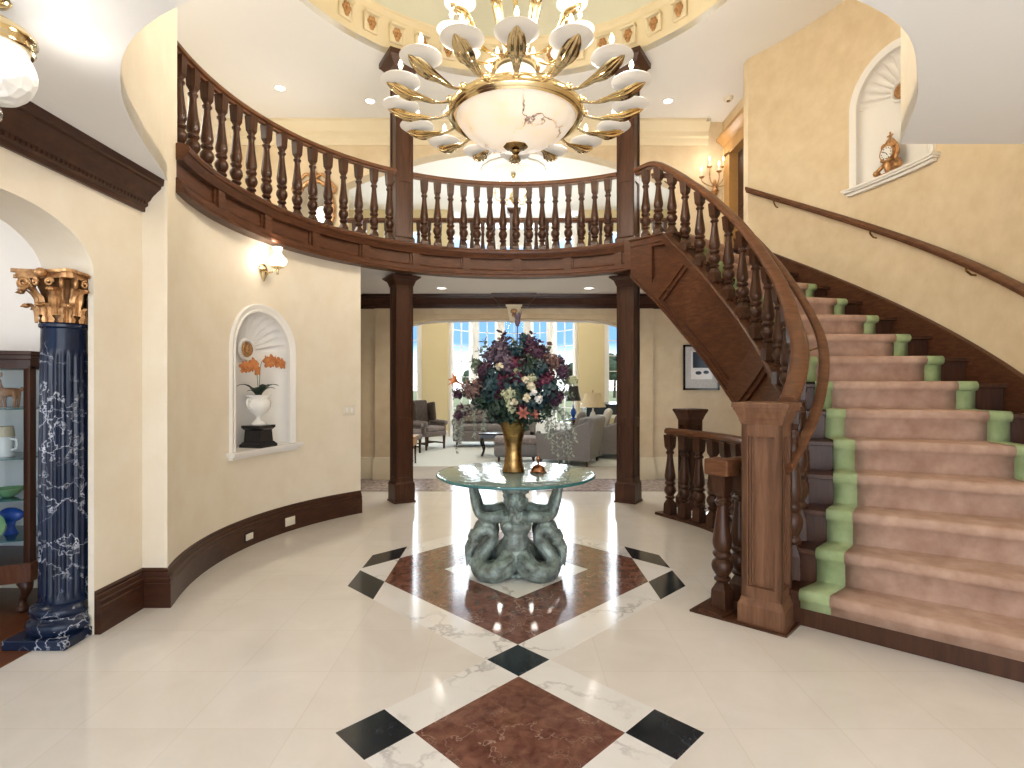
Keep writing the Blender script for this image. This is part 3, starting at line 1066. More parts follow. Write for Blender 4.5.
while a < 192:
    sp = [pol(r_f(a + d), a + d) for d in (-1.1, 0, 1.1)]
    b.band(sp, 2.95, 3.115, -0.006, 0.05)
    b.band([pol(r_f(a + d), a + d) for d in (-1.7, -1.1)], 2.95, 3.115, 0.016, 0.05)
    b.band([pol(r_f(a + d), a + d) for d in (1.1, 1.7)], 2.95, 3.115, 0.016, 0.05)
    a += 15.35
p = pol(R_FASCIA, FA0 + 1.6)                             # end block beside the stair
b.frustum(p, 2.868, 0.12, 3.222, 0.12, R_(FA0 + 1.6))
structure(b.build('trim_balcony_fascia', W['wood_curved'], smooth=35))

# ------------------------------------------------------------------ two tall posts through both floors
def panel_face(b, cx, cy, rz, w, z0, z1, e=0.016, st=0.036, rail=0.06):
    """Stiles and rails on all four faces of a square shaft of width w."""
    for q in range(4):
        a = rz + q * pi / 2
        n = Vector((cos(a), sin(a)))
        t = Vector((-n.y, n.x))
        o = Vector((cx, cy)) + n * (w / 2 - e / 2)
        for s in (-1, 1):
            p = o + t * s * (w / 2 - st / 2)
            b.box((p.x, p.y, (z0 + z1) / 2), (e, st, z1 - z0), a)
        for za, zb in ((z0, z0 + rail), (z1 - rail, z1)):
            b.box((o.x, o.y, (za + zb) / 2), (e, w - 2 * st, zb - za), a)
        for s in (-1, 1):                                # bead inside the panel
            p = o + t * s * (w / 2 - st - 0.007) - n * e * 0.2
            b.box((p.x, p.y, (z0 + z1) / 2), (e * 0.6, 0.009, z1 - z0 - 2 * rail), a)
            p = o + t * s * (w / 2 - st - 0.020) - n * e * 0.35
            b.box((p.x, p.y, (z0 + z1) / 2), (e * 0.35, 0.012, z1 - z0 - 2 * rail - 0.03), a)


for ang, lab in ((121.1, 'tall square panelled mahogany post at left of the sitting room arch'),
                 (58.6, 'tall square panelled mahogany post at right of the arch where the curved stair rail begins')):
    cx, cy = pol(2.80, ang)
    rz = R_(ang)
    root = empty('balcony_post', (cx, cy, 0), lab, 'post', 'tall balcony posts', 0)
    b = MB()
    b.frustum((cx, cy), 0.26, 0.205, 5.50, 0.205, rz)
    panel_face(b, cx, cy, rz, 0.228, 0.26, 1.02)
    panel_face(b, cx, cy, rz, 0.228, 1.02, 2.80)
    panel_face(b, cx, cy, rz, 0.228, 3.36, 4.12)
    panel_face(b, cx, cy, rz, 0.228, 4.12, 5.50)
    b.build('shaft', W['wood_upright'], root, smooth=0)
    b = MB()
    b.frustum((cx, cy), 0.0, 0.285, 0.02, 0.285, rz)
    b.frustum((cx, cy), 0.02, 0.262, 0.235, 0.262, rz)
    b.frustum((cx, cy), 0.235, 0.262, 0.262, 0.232, rz)
    b.build('base', W['wood_upright'], root, smooth=0)
    b = MB()
    for z0, w0, z1, w1 in ((2.745, 0.240, 2.765, 0.250), (2.765, 0.25, 2.815, 0.29), (2.815, 0.30, 2.845, 0.37), (2.845, 0.38, 2.866, 0.38)):
        b.frustum((cx, cy), z0, w0, z1, w1, rz)
    b.build('lower_capital', W['wood_dark'], root, smooth=0)
    b = MB()
    for z0, w0, z1, w1 in ((3.222, 0.262, 3.34, 0.262), (3.34, 0.262, 3.365, 0.232)):
        b.frustum((cx, cy), z0, w0, z1, w1, rz)
    b.build('upper_base', W['wood_upright'], root, smooth=0)
    b = MB()
    for z0, w0, z1, w1 in ((5.36, 0.240, 5.385, 0.252), (5.43, 0.24, 5.50, 0.30), (5.50, 0.31, 5.58, 0.43), (5.58, 0.45, 5.645, 0.45)):
        b.frustum((cx, cy), z0, w0, z1, w1, rz)
    b.build('top_capital', W['wood_dark'], root, smooth=0)

# ------------------------------------------------------------------ balcony railings
ZR = 4.20


def round_railing(a0, a1, angs, label, group):
    path = [pol(R_RAIL, a0 + (a1 - a0) * i / 40) for i in range(41)]
    spots = [(*pol(R_RAIL, a), H_UP + 0.002, ZR - 0.07, R_(a)) for a in angs]
    return railing('balcony_railing', path, ZR, spots, label, 'railing', group)


round_railing(123.5, 192.5, [125.2 + 4.24 * i for i in range(16)], 'long curved mahogany balcony railing at left, from the left post to the curved wall', 'balcony railings')
round_railing(61.1, 118.6, [63.6 + 3.70 * i for i in range(15)], 'short curved mahogany balcony railing between the two tall posts', 'balcony railings')

# straight railing on the far side of the upper hall, seen through the front one
xs = [UX0 + 0.02 + (UX1 - UX0 - 0.04) * i / 12 for i in range(13)]
sp = []
for i in range(30):
    x = UX0 + 0.13 + (UX1 - UX0 - 0.26) * i / 29
    if abs(x - 0.03) > 0.1:
        sp.append((x, 8.76, H_UP + 0.002, 4.10, 0))
far = railing('landing_railing', [(x, 8.76) for x in xs], 4.16, sp, 'straight mahogany railing in the upstairs arch, behind the curved balcony railing', 'railing', None, (0.03, 8.76, H_UP), w=0.07)
b = MB()
b.frustum((0.03, 8.76), H_UP, 0.14, 4.22, 0.13)
b.frustum((0.03, 8.76), 4.22, 0.15, 4.27, 0.21)
b.frustum((0.03, 8.76), 4.27, 0.22, 4.30, 0.22)
b.build('centre_post', W['wood_turned'], far, smooth=0)

# ------------------------------------------------------------------ staircase
def pin(kf, r=None):
    a = a_in(kf)
    return Vector(pol((r_in(a) if r is None else r), a))


def pout(kf, r=RO - 0.012):
    return Vector(pol(r, a_out(kf)))


def lane(kf, s):
    return pin(kf).lerp(pout(kf), s)


st = empty('staircase', (*pol(3.0, -10), 0), 'wide curved wooden staircase rising along the yellow wall to the balcony', 'staircase')
for k in range(1, NSTEP + 1):
    b = MB()
    zt = RISE * k
    zb = max(0.0, zt - RISE - 0.32)
    last = k == NSTEP
    k1 = k + (0.25 if last else 1.02)
    ss = [i / 6 for i in range(7)]
    # riser block
    fr = [lane(k, s) for s in ss]
    bk = [lane(k1, s) for s in ss]
    n = len(ss)
    vs = [(p.x, p.y, zb) for p in fr] + [(p.x, p.y, zb) for p in bk] + [(p.x, p.y, zt - 0.032) for p in fr] + [(p.x, p.y, zt - 0.032) for p in bk]
    fs = []
    for i in range(n - 1):
        fs += [(i, i + 1, n + i + 1, n + i), (2 * n + i, 2 * n + i + 1, 3 * n + i + 1, 3 * n + i), (i, i + 1, 2 * n + i + 1, 2 * n + i), (n + i, n + i + 1, 3 * n + i + 1, 3 * n + i)]
    fs += [(0, n, 3 * n, 2 * n), (n - 1, 2 * n - 1, 4 * n - 1, 3 * n - 1)]
    b.add(vs, fs)
    # tread with its nosing
    fr = [lane(k - 0.13, s) for s in ss]
    vs = [(p.x, p.y, zt - 0.034) for p in fr] + [(p.x, p.y, zt - 0.034) for p in bk] + [(p.x, p.y, zt) for p in fr] + [(p.x, p.y, zt) for p in bk]
    b.add(vs, fs)
    b.build('step', W['wood_upright'], st, smooth=0, bevel=0.004)
# closed outer string along the wall
aa = [-30 + (41 + 30) * i / 50 for i in range(51)]
b = MB()
zz = [h_out(a) + 0.13 for a in aa]
b.band([pol(RO - 0.03, a) for a in aa], [max(0, z - 0.55) for z in zz], zz, 0, 0.026)
b.sweep([(-0.012, -0.03), (0.026, -0.03), (0.026, 0.01), (0.01, 0.012), (-0.012, 0.0)], [pol(RO - 0.03, a) for a in aa], [z + 0.012 for z in zz])
b.build('wall_string', W['wood_curved'], st, smooth=35)
# open inner string: panelled face towards the hall
aa = [-36 + (54 + 36) * i / 90 for i in range(91)]


def cap_z(a):
    z = h_in(a) - 0.10
    return min(z, 3.20 - max(0, (a - 46)) * 0 if z > 3.20 else z)


def bot_z(a):
    z = h_in(a) - 0.98
    lim = 2.868
    return max(0.0, min(z, lim))


pt = [pol(r_in(a) - 0.058, a) for a in aa]
zc = [cap_z(a) for a in aa]
zb = [bot_z(a) for a in aa]
b = MB()
b.band(pt, [max(0, z - 0.075) for z in zc], zc, -0.02, 0.055)
b.sweep([(-0.045, -0.022), (0.07, -0.022), (0.07, 0.0), (-0.03, 0.0)], pt, [z + 0.018 for z in zc])
b.band(pt, zb, [z - 0.07 for z in zc], 0.042, 0.056)
b.band(pt, zb, [min(z + 0.085, c - 0.07) for z, c in zip(zb, zc)], -0.008, 0.05)
b.band(pt, zb, [z + 0.035 for z in zb], -0.03, 0.06)
for a in (-20, 8.5, 37):                                 # stiles square to the slope, leaning up the stair
    w, DL, cols_ = 2.0, 10.0, 5
    for inn, ww in ((-0.012, w), (0.012, w + 0.8)):
        front_, back_ = [], []
        for i in range(9):
            t = i / 8
            rf, rb = [], []
            for j in range(cols_):
                x = a + DL * t - ww + 2 * ww * j / (cols_ - 1)
                z = (cap_z(x) - 0.06) * (1 - t) + (bot_z(x) + 0.06) * t
                rf.append((*pol(r_in(x) - 0.058 + inn, x), z))
                rb.append((*pol(r_in(x) - 0.006, x), z))
            front_.append(rf)
            back_.append(rb)
        ring = [[front_[i][0], back_[i][0]] for i in range(9)]
        ring2 = [[front_[i][-1], back_[i][-1]] for i in range(9)]
        b.quadgrid(front_)
        b.quadgrid(ring)
        b.quadgrid(ring2)
ap = [47 + i for i in range(8)]
b.band([pol(r_in(x) - 0.058, x) for x in ap], [bot_z(x) + 0.05 for x in ap], [cap_z(x) - 0.06 for x in ap], -0.012, 0.05)
b.band(pt, [z - 0.115 for z in zc], [z - 0.07 for z in zc], -0.006, 0.05)
b.band(pt, [min(z + 0.08, c - 0.12) for z, c in zip(zb, zc)], [min(z + 0.11, c - 0.1) for z, c in zip(zb, zc)], 0.012, 0.05)
b.build('inner_string', W['wood_curved'], st, smooth=35)

# carpet runner: one folded ribbon over the steps; green borders either side
RC = [(-41, 2.05), (-34, 2.14), (-28.6, 2.22), (-23, 2.29), (-18, 2.36), (-12, 2.42), (0, 2.46), (20, 2.46), (45, 2.52)]


def on_lane(kf, R):
    lo_, hi_ = 0.0, 1.0
    for _ in range(24):
        m = (lo_ + hi_) / 2
        if (lane(kf, m) - Vector((CX, CY))).length < R:
            lo_ = m
        else:
            hi_ = m
    return lane(kf, lo_)


def runner(s0, s1, nseg, th):
    prof = []
    for k in range(1, NSTEP + 1):
        z0, z1 = RISE * (k - 1), RISE * k
        prof += [(k - 0.02 - th, z0 + (0.11 if k == 1 else 0.02)), (k - 0.03 - th, z1 - 0.06), (k - 0.10 - th, z1 - 0.052), (k - 0.13 - th, z1 - 0.034), (k - 0.135 - th, z1 - 0.010), (k - 0.11 - th * 0.6, z1 + 0.010), (k - 0.08, z1 + 0.017)]
        prof.append((k + 0.85, z1 + 0.014) if k < NSTEP else (k + 0.3, z1 + 0.014))
    grid = []
    for kf, z in prof:
        A, B = on_lane(kf, lerp_table(RC, a_in(kf))), on_lane(kf, 3.575)
        grid.append([(*A.lerp(B, s0 + (s1 - s0) * j / nseg), z) for j in range(nseg + 1)])
    return grid


rn = empty('stair_runner', (*pol(3.0, -36), 0.0), 'dusty pink carpet runner with green borders laid over the curved stair', 'carpet')
for nm, s0, s1, m, lab in (('border', 0.0, 0.115, 'carpet_green', 'green border strip'), ('field', 0.115, 0.885, 'carpet_pink', None), ('border', 0.885, 1.0, 'carpet_green', 'green border strip')):
    o = MB().quadgrid(runner(s0, s1, 2 if nm == 'border' else 8, 0.02)).build(nm, W[m], rn, smooth=70, label=lab)
    so = o.modifiers.new('pile', 'SOLIDIFY')
    so.thickness = 0.006
    so.offset = -1

# curved stair railing from the right post down to the newel
NX, NY, NRZ = 1.61, 3.45, R_(-40.4)
SR = [(-40, 1.28), (-36, 1.36), (-32, 1.46), (-28, 1.58), (-22, 1.72), (-16, 1.86), (-10, 2.01), (0, 2.385), (6, 2.62), (17, 3.08), (30.5, 3.585), (40.5, 3.915), (46, 4.09), (48.5, 4.16), (52, 4.20), (60, 4.20)]


def sr_z(a):
    return lerp_table(SR, a)


def sr_r(a):
    return lerp_table([(-40, 2.0), (-36, 2.03), (-33.6, 2.06), (-28, 2.10), (-20, 2.14), (-10, 2.18), (0, 2.23), (20, 2.27), (36, 2.33), (46, 2.46), (55, R_RAIL)], a)


ang = [55.8 - (55.8 + 33.6) * i / 80 for i in range(81)]
zz = [sum(sr_z(a + d) for d in (-2, -1, 0, 1, 2)) / 5 for a in ang]
path = [pol(sr_r(a), a) for a in ang]
sp = []
for i in range(17):
    a = 52.4 - i * 5.2
    x, y = pol(sr_r(a), a)
    sp.append((x, y, cap_z(a) + 0.005 if a < 46 else H_UP + 0.002, sum(sr_z(a + d) for d in (-3, 0, 3)) / 3 - 0.07, R_(a)))
rl = railing('stair_railing', path[::-1], zz[::-1], sp, 'curved mahogany stair railing sweeping from the right post down to the front newel', 'railing', None, (*pol(2.3, 10), 0), w=0.095, rs=1.2)
# second, lower handrail on the stair side with its own brackets
ang = [50 - (50 + 34.5) * i / 70 for i in range(71)]
HZ = [(-36, 0.92), (-34, 0.99), (-29, 1.16), (-20, 1.44), (-8, 1.88), (0, 2.20), (6, 2.46), (17, 2.92), (30.5, 3.48), (42, 3.93), (50, 4.06)]
HR = [(-36, 2.03), (-34, 2.06), (-29, 2.14), (-20, 2.27), (-8, 2.42), (10, 2.46), (36, 2.50), (50, 2.60)]
zz = [sum(lerp_table(HZ, a + d) for d in (-4, -2, 0, 2, 4)) / 5 for a in ang]
ph = [pol(sum(lerp_table(HR, a + d) for d in (-4, -2, 0, 2, 4)) / 5, a) for a in ang]
hr = empty('stair_handrail', (*pol(2.45, 0), 2.0), 'narrow second handrail on the carpet side of the stair railing, ending free beside the newel', 'handrail')
IR = [(u * 0.72, v * 0.85) for u, v in RAIL]
MB().sweep(IR, ph[::-1], zz[::-1]).build('rail', W['wood_rail'], hr, smooth=50)
for i in (4, 26, 48, 67):
    p, z = Vector(ph[i]), zz[i]
    q = Vector(pol(sr_r(ang[i]) + 0.03, ang[i]))
    MB().tube([(p.x, p.y, z - 0.06), (p.x, p.y, z - 0.10), (p.x * 0.5 + q.x * 0.5, p.y * 0.5 + q.y * 0.5, z - 0.125), (q.x, q.y, z - 0.12)], 0.008, 6).build('bracket', W['old_brass'], hr)


def newel(name, cx, cy, rz, w, H, label, cat, group, mat, base_w=None):
    root = empty(name, (cx, cy, 0), label, cat, group)
    bw = base_w or w * 1.22
    b = MB()
    b.frustum((cx, cy), 0.165, w - 0.066, H - 0.13, w - 0.066, rz)
    panel_face(b, cx, cy, rz, w, 0.165, H - 0.135, 0.033, w * 0.17, w * 0.32)
    b.build('shaft', W[mat], root, smooth=0)
    b = MB()
    b.frustum((cx, cy), 0.0, bw + 0.02, 0.018, bw + 0.02, rz)
    b.frustum((cx, cy), 0.018, bw, 0.125, bw, rz)
    b.frustum((cx, cy), 0.125, bw, 0.15, w + 0.012, rz)
    b.frustum((cx, cy), 0.15, w + 0.012, 0.168, w + 0.004, rz)
    b.build('base', W[mat], root, smooth=0)
    b = MB()
    for z0, w0, z1, w1 in ((0.135, w + 0.006, 0.125, w + 0.012), (0.125, w + 0.01, 0.105, w + 0.03), (0.105, w + 0.022, 0.05, w + 0.066), (0.05, w + 0.074, 0.030, w + 0.082), (0.030, w + 0.094, 0.006, w + 0.094), (0.006, w + 0.094, 0.0, w + 0.08)):
        b.frustum((cx, cy), H - z0, w0, H - z1, w1, rz)
    b.build('cap', W[mat], root, smooth=0)
    return root


newel('newel_post', NX, NY, NRZ, 0.235, 1.385, 'large square panelled newel post at the foot of the curved stair', 'newel post', 'newel posts', 'wood_newel', 0.272)
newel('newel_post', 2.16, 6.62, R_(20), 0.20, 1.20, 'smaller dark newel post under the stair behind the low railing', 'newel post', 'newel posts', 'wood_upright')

# low railing guarding the stairwell beneath
gp = catmull([(1.36, 3.585, 0), (1.78, 3.92, 0), (2.03, 4.3, 0), (2.155, 4.75, 0), (2.15, 5.25, 0), (2.04, 5.72, 0), (1.775, 6.22, 0)], 8)
gp = [(p.x, p.y) for p in gp]
lens = [0]
for p, q in zip(gp, gp[1:]):
    lens.append(lens[-1] + (Vector(q) - Vector(p)).length)


def along(d):
    for i in range(len(gp) - 1):
        if d <= lens[i + 1]:
            t = (d - lens[i]) / (lens[i + 1] - lens[i])
            p = Vector(gp[i]).lerp(Vector(gp[i + 1]), t)
            v = Vector(gp[i + 1]) - Vector(gp[i])
            return p.x, p.y, atan2(v.y, v.x)
    return (*gp[-1], 0)


sp = []
nb = 15
for i in range(nb):
    x, y, r = along(0.035 + (lens[-1] - 0.07) * i / (nb - 1))
    sp.append((x, y, 0.03, 0.925, r))
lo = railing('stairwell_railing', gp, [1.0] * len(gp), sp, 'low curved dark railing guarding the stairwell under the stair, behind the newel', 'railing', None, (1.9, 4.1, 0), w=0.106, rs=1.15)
kp = [Vector(gp[0]) + (Vector(gp[0]) - Vector(gp[1])).normalized() * 0.10] + [Vector(p) for p in gp] + [Vector(gp[-1]) + (Vector(gp[-1]) - Vector(gp[-2])).normalized() * 0.12]
MB().sweep([(-0.085, 0.001), (0.085, 0.001), (0.08, 0.03), (-0.08, 0.03)], [(p.x, p.y) for p in kp], 0.0).build('kerb', W['wood_upright'], lo, smooth=0)
MB().poly([(1.17, 3.60), (1.62, 3.22), (1.82, 3.42), (1.38, 3.80)], 0.001, 0.014).build('floor_plate', W['wood_upright'], lo, smooth=0)
b = MB()
x, y, r = along(0.03)
b.box((x, y, 0.955), (0.15, 0.17, 0.105), r)
b.build('rail_end', W['wood_rail'], lo, smooth=0, bevel=0.01)

# handrail on the yellow wall
aa = [38 - (38 + 22) * i / 60 for i in range(61)]
zz = [h_out(a) + 0.86 for a in aa]
hw = empty('wall_handrail', (*pol(3.7, 8), 2.9), 'long mahogany handrail fixed to the yellow wall above the stair', 'handrail')
MB().sweep([(u * 0.8, v) for u, v in RAIL], [pol(RO - 0.085, a) for a in aa][::-1], zz[::-1]).build('rail', W['wood_rail'], hw, smooth=50)
for a in (32.5, 14.5, -1.5, -14):
    p, q = pol(RO - 0.085, a), pol(RO - 0.004, a)
    z = h_out(a) + 0.86
    MB().tube([(*p, z - 0.07), (*p, z - 0.10), ((p[0] + q[0]) / 2, (p[1] + q[1]) / 2, z - 0.135), (*q, z - 0.14)], 0.009, 6).build('bracket', W['old_brass'], hw)
# ------------------------------------------------------------------ arched niches with fluted shells
def make_niche(R, phi, half, sill, spring, depth, label, base_z, mats=('white_paint', 'white_paint')):
    def B(x, y, z):                                       # x to the right as seen from the hall, y into the wall
        a = phi - math.degrees(x / R)
        return (*pol(R + y, a), z)
    root = empty('wall_niche', (*pol(R, phi), base_z), label, 'niche', 'arched wall niches')
    n = 24
    b = MB()
    ins = half - 0.004
    rows = []
    for z in [sill + (spring - sill) * i / 6 for i in range(7)]:
        rows.append([B(ins * cos(pi - pi * j / n), 0.012 + depth * sin(pi * j / n) ** 0.7, z) for j in range(n + 1)])
    b.quadgrid(rows)
    b.build('back', W[mats[0]], root, smooth=60)
    # shell: flutes fan out from the centre of the back at the spring line to the rim of the arch
    b = MB()
    rows = []
    NF, M = 13, 130
    for i in range(15):
        rho = i / 14
        row = []
        for j in range(M + 1):
            th = pi * j / M
            fl = abs(sin(NF * th / 1.0)) ** 0.8
            amp = 0.044 * min(1, rho * 2.2) * (1.0 if rho < 0.93 else (1 - rho) / 0.07)
            rr = ins * rho
            y = 0.012 + depth * max(0, 1 - rho * rho) ** 0.35 + amp * min(1, 5 * sin(th)) * (fl - 0.5)
            row.append(B(-rr * cos(th), max(0.004, y), spring + rr * sin(th)))
        rows.append(row)
    b.quadgrid(rows)
    b.build('shell', W[mats[0]], root, smooth=50)
    # moulded casing that follows the arch, standing proud of the wall
    b = MB()
    line = [(-half, sill)] + [(-half, sill + (spring - sill) * i / 4) for i in range(1, 4)] + [(-half * cos(pi * i / 32), spring + half * sin(pi * i / 32)) for i in range(33)]
    line += [(half, sill + (spring - sill) * i / 4) for i in (3, 2, 1)] + [(half, sill)]
    prof = [(-0.012, 0.03), (-0.012, -0.014), (0.006, -0.020), (0.014, -0.012), (0.03, -0.014), (0.045, -0.026), (0.062, -0.026), (0.068, 0.0), (0.068, 0.03)]
    vs, fs = [], []
    for i, (x, z) in enumerate(line):
        p, q = line[max(i - 1, 0)], line[min(i + 1, len(line) - 1)]
        t = Vector((q[0] - p[0], q[1] - p[1])).normalized()
        nx, nz = -t.y, t.x
        for u, y in prof:
            vs.append(B(x + nx * u, y, z + nz * u))
    k = len(prof)
    for i in range(len(line) - 1):
        for j in range(k - 1):
            fs.append((i * k + j, i * k + j + 1, (i + 1) * k + j + 1, (i + 1) * k + j))
    b.add(vs, fs)
    b.build('casing', W[mats[1]], root, smooth=40)
    b = MB()
    w = half + 0.115
    for z0, z1, y0, ww in ((sill - 0.002, sill + 0.018, -0.085, w), (sill - 0.022, sill - 0.002, -0.070, w - 0.012), (sill - 0.05, sill - 0.022, -0.04, w - 0.035)):
        xsn = [-ww + 2 * ww * i / 12 for i in range(13)]
        lo = [B(x, y0, 0) for x in xsn]
        b.band([(p[0], p[1]) for p in lo], z0, z1, 0, -abs(y0))
    xsn = [-half + 2 * half * i / 12 for i in range(13)]
    rows = [[B(x, y, sill + 0.019) for x in xsn] for y in (-0.02, 0.1, 0.2, depth)]
    b.quadgrid(rows)
    b.build('sill', W[mats[1]], root, smooth=0)
    out = Vector((*deg_dir(phi), 0))
    right = Vector((out.y, -out.x, 0))
    Mx = Matrix((right, Vector((0, 0, 1)), -out)).transposed()  # local z points to the hall
    b = MB()
    c = B(0, depth - 0.02, spring + 0.02)
    b.lathe([(0.0001, 0.035), (0.02, 0.034), (0.035, 0.026), (0.05, 0.022), (0.062, 0.024), (0.07, 0.016), (0.075, 0.0)], c, 24, Mx, cap=False)
    for i in range(7):
        q = Vector(c) + Mx @ Vector((0.025 * cos(i * 0.9), 0.03 * sin(i * 0.9), 0.03))
        b.ell(q, 0.014, 8, 6)
    b.build('medallion', W['gilt'], root, label='round gilt medallion')
    b = MB()
    b.lathe([(0.076, 0.0), (0.085, 0.018), (0.10, 0.020), (0.108, 0.008), (0.112, 0.0)], c, 28, Mx, cap=False)
    b.build('medallion_ring', W[mats[0]], root)
    return B


BL = make_niche(RW, NL['phi'], NL['half'], NL['sill'], NL['spring'], 0.19, 'arched white shell niche in the round left wall, holding the orchid', 0.87)
BR = make_niche(RO, NR['phi'], NR['half'], NR['sill'], NR['spring'], 0.13, 'arched cream shell niche high in the yellow stair wall, holding the clock', 3.55)

# pedestal, urn and orchid in the left niche
zp = NL['sill'] + 0.020
C0 = Vector(BL(0.0, 0.03, zp))
rot = R_(NL['phi'])
b = MB()
for z0, w0, z1, w1 in ((0, 0.24, 0.03, 0.24), (0.03, 0.23, 0.055, 0.19), (0.055, 0.185, 0.165, 0.17), (0.165, 0.175, 0.185, 0.21), (0.185, 0.215, 0.21, 0.215)):
    b.frustum(C0, zp + z0, w0, zp + z1, w1, rot)
tag(b.build('pedestal', W['black_lacquer'], smooth=0, bevel=0.003), 'small black pedestal under the white urn in the left niche', 'pedestal')
C1 = C0 + Vector((0, 0, 0.212))
b = MB()
b.lathe([(0.07, 0), (0.072, 0.012), (0.05, 0.025), (0.025, 0.05), (0.022, 0.075), (0.035, 0.09), (0.075, 0.125), (0.105, 0.17), (0.112, 0.21), (0.105, 0.235), (0.085, 0.25), (0.09, 0.265), (0.115, 0.28), (0.118, 0.288), (0.10, 0.288), (0.08, 0.262), (0.06, 0.26)], C1, 24,
        mod=lambda a, z: 1 + (0.035 * cos(10 * a) if z - 0 < 0.24 and z > 0.09 else 0))
u = b.build('urn', W['porcelain'], smooth=50)
tag(u, 'white porcelain urn with scrolled handles on the black pedestal', 'urn')
t = Vector((sin(rot), -cos(rot), 0))
for s in (-1, 1):
    pts = [C1 + t * s * r + Vector((0, 0, z)) for r, z in ((0.085, 0.15), (0.13, 0.17), (0.15, 0.215), (0.135, 0.25), (0.11, 0.245), (0.12, 0.225))]
    h = MB().tube(catmull(pts, 4), 0.011, 8).build('handle', W['porcelain'], None)
    h.parent = u
orc = empty('orchid_plant', C1 + Vector((0, 0, 0.262)), 'orange orchid with dark strap leaves in the white urn', 'plant')
O = orc.location


def blade(b, p0, d, L, w, droop, n=6, up=0.6, mi=0, fold=0.25):
    """A tapering arched leaf from p0 in horizontal direction d."""
    d = Vector(d).normalized()
    side = Vector((-d.y, d.x, 0))
    rows = []
    for i in range(n + 1):
        t = i / n
        c = Vector(p0) + d * (L * t) + Vector((0, 0, L * (up * t - droop * t * t)))
        ww = w * sin(pi * min(1, 0.12 + 0.88 * t)) ** 0.7
        rows.append([c - side * ww + Vector((0, 0, fold * ww)), c, c + side * ww + Vector((0, 0, fold * ww))])
    b.quadgrid(rows, mi)


for i in range(8):
    a = rot + i * 0.8 + 0.3
    L = 0.21 if i % 2 else 0.16
    b = MB()
    d = Vector((cos(a), sin(a), 0))
    if d.dot(Vector((cos(rot), sin(rot), 0))) > 0.55:
        L *= 0.7
    blade(b, O + Vector((0, 0, 0.0)), d, L, 0.036, 1.15, up=1.65)
    b.build('leaf', W['leaf_dark'], orc, smooth=60)
random.seed(3)
for sgn, top, n in ((-1, 0.30, 7), (1, 0.36, 8)):
    pts = catmull([O, O + t * sgn * 0.012 + Vector((0, 0, 0.14)), O + t * sgn * 0.04 + Vector((0, 0, top - 0.02)), O + t * sgn * 0.14 + Vector((0, 0, top + 0.005)), O + t * sgn * (0.24 if sgn < 0 else 0.30) + Vector((0, 0, top - 0.05))], 6)
    MB().tube(pts, 0.0035, 6).build('stem', W['leaf_sage'], orc)
    for k in range(n):
        c = pts[int(len(pts) * (0.50 + 0.48 * k / n))] + Vector((random.uniform(-.02, .02), random.uniform(-.02, .02), random.uniform(-0.035, 0.02))) - Vector((cos(rot), sin(rot), 0)) * 0.03
        f = MB()
        fr = -Vector((cos(rot), sin(rot), -0.1)) + t * random.uniform(-0.5, 0.5)
        fr.normalize()
        u1 = fr.cross(Vector((0, 0, 1))).normalized()
        u2 = u1.cross(fr)
        for q in range(5):
            a = q * 2 * pi / 5 + 0.3
            dd = u1 * cos(a) + u2 * sin(a)
            sd = u1 * -sin(a) + u2 * cos(a)
            f.quadgrid([[c, c, c], [c + dd * .030 - sd * .024 + fr * .006, c + dd * .032 + fr * .002, c + dd * .030 + sd * .024 + fr * .006], [c + dd * .054 - sd * .014, c + dd * .062, c + dd * .054 + sd * .014]])
        f.ell(c + fr * 0.01, 0.008, 8, 6)
        f.build('flower', W['orange_petal'], orc, smooth=60, merge=False)

# gilt clock in the stair niche
CK = Vector(BR(-0.05, 0.03, NR['sill'] + 0.020))
rot = R_(NR['phi'])
out = Vector((cos(rot), sin(rot), 0))
tt = Vector((out.y, -out.x, 0))
ck = empty('mantel_clock', CK, 'gilt scrolled mantel clock with white dial in the stair wall niche', 'clock')
L = lambda x, z, y=0.0: CK + tt * x + Vector((0, 0, z)) - out * y
b = MB()
b.rbox(CK + Vector((0, 0, 0.02)), (0.22, 0.11, 0.036), 0.012, Matrix.Rotation(rot - pi / 2, 3, 'Z'))
for s in (-1, 1):
    b.tube(catmull([L(s * 0.10, 0.03, .02), L(s * 0.135, 0.07, .03), L(s * 0.10, 0.12), L(s * 0.06, 0.16), L(s * 0.085, 0.22), L(s * 0.06, 0.30)], 5), [0.026, 0.03, 0.028, 0.02, 0.022, 0.025] + [0.02] * 30, 8)
    b.tube(catmull([L(s * 0.06, 0.30), L(s * 0.03, 0.345), L(s * 0.01, 0.36)], 4), 0.018, 8)
    b.ell(L(s * 0.115, 0.06, .05), 0.03, 8, 6)
    b.ell(L(s * 0.05, 0.30, .02), (0.03, 0.03, 0.04), 8, 6)
b.ell(L(0, 0.10), (0.06, 0.04, 0.09), 10, 8)
b.ell(L(0, 0.30), (0.05, 0.035, 0.05), 10, 8)
b.tube([L(0, 0.34), L(0, 0.44)], [0.018, 0.007], 8)
b.tube([L(-0.03, 0.405), L(0.03, 0.405)], 0.009, 6)
b.ell(L(0.035, 0.15, .05), 0.022, 8, 6)
b.ell(L(-0.04, 0.16, .05), 0.02, 8, 6)
b.build('body', W['gilt'], ck, smooth=60)
Mx = Matrix((tt, Vector((0, 0, 1)), -out)).transposed()
b = MB().lathe([(0.078, -0.03), (0.082, 0.0), (0.078, 0.016), (0.066, 0.014)], L(0, 0.225, 0.035), 24, Mx, cap=False)
b.build('bezel', W['gilt'], ck)
b = MB().lathe([(0.0, 0.012), (0.067, 0.012), (0.067, 0.0)], L(0, 0.225, 0.035), 24, Mx, cap=False)
dl = b.build('dial', W['porcelain'], ck)
b = MB()
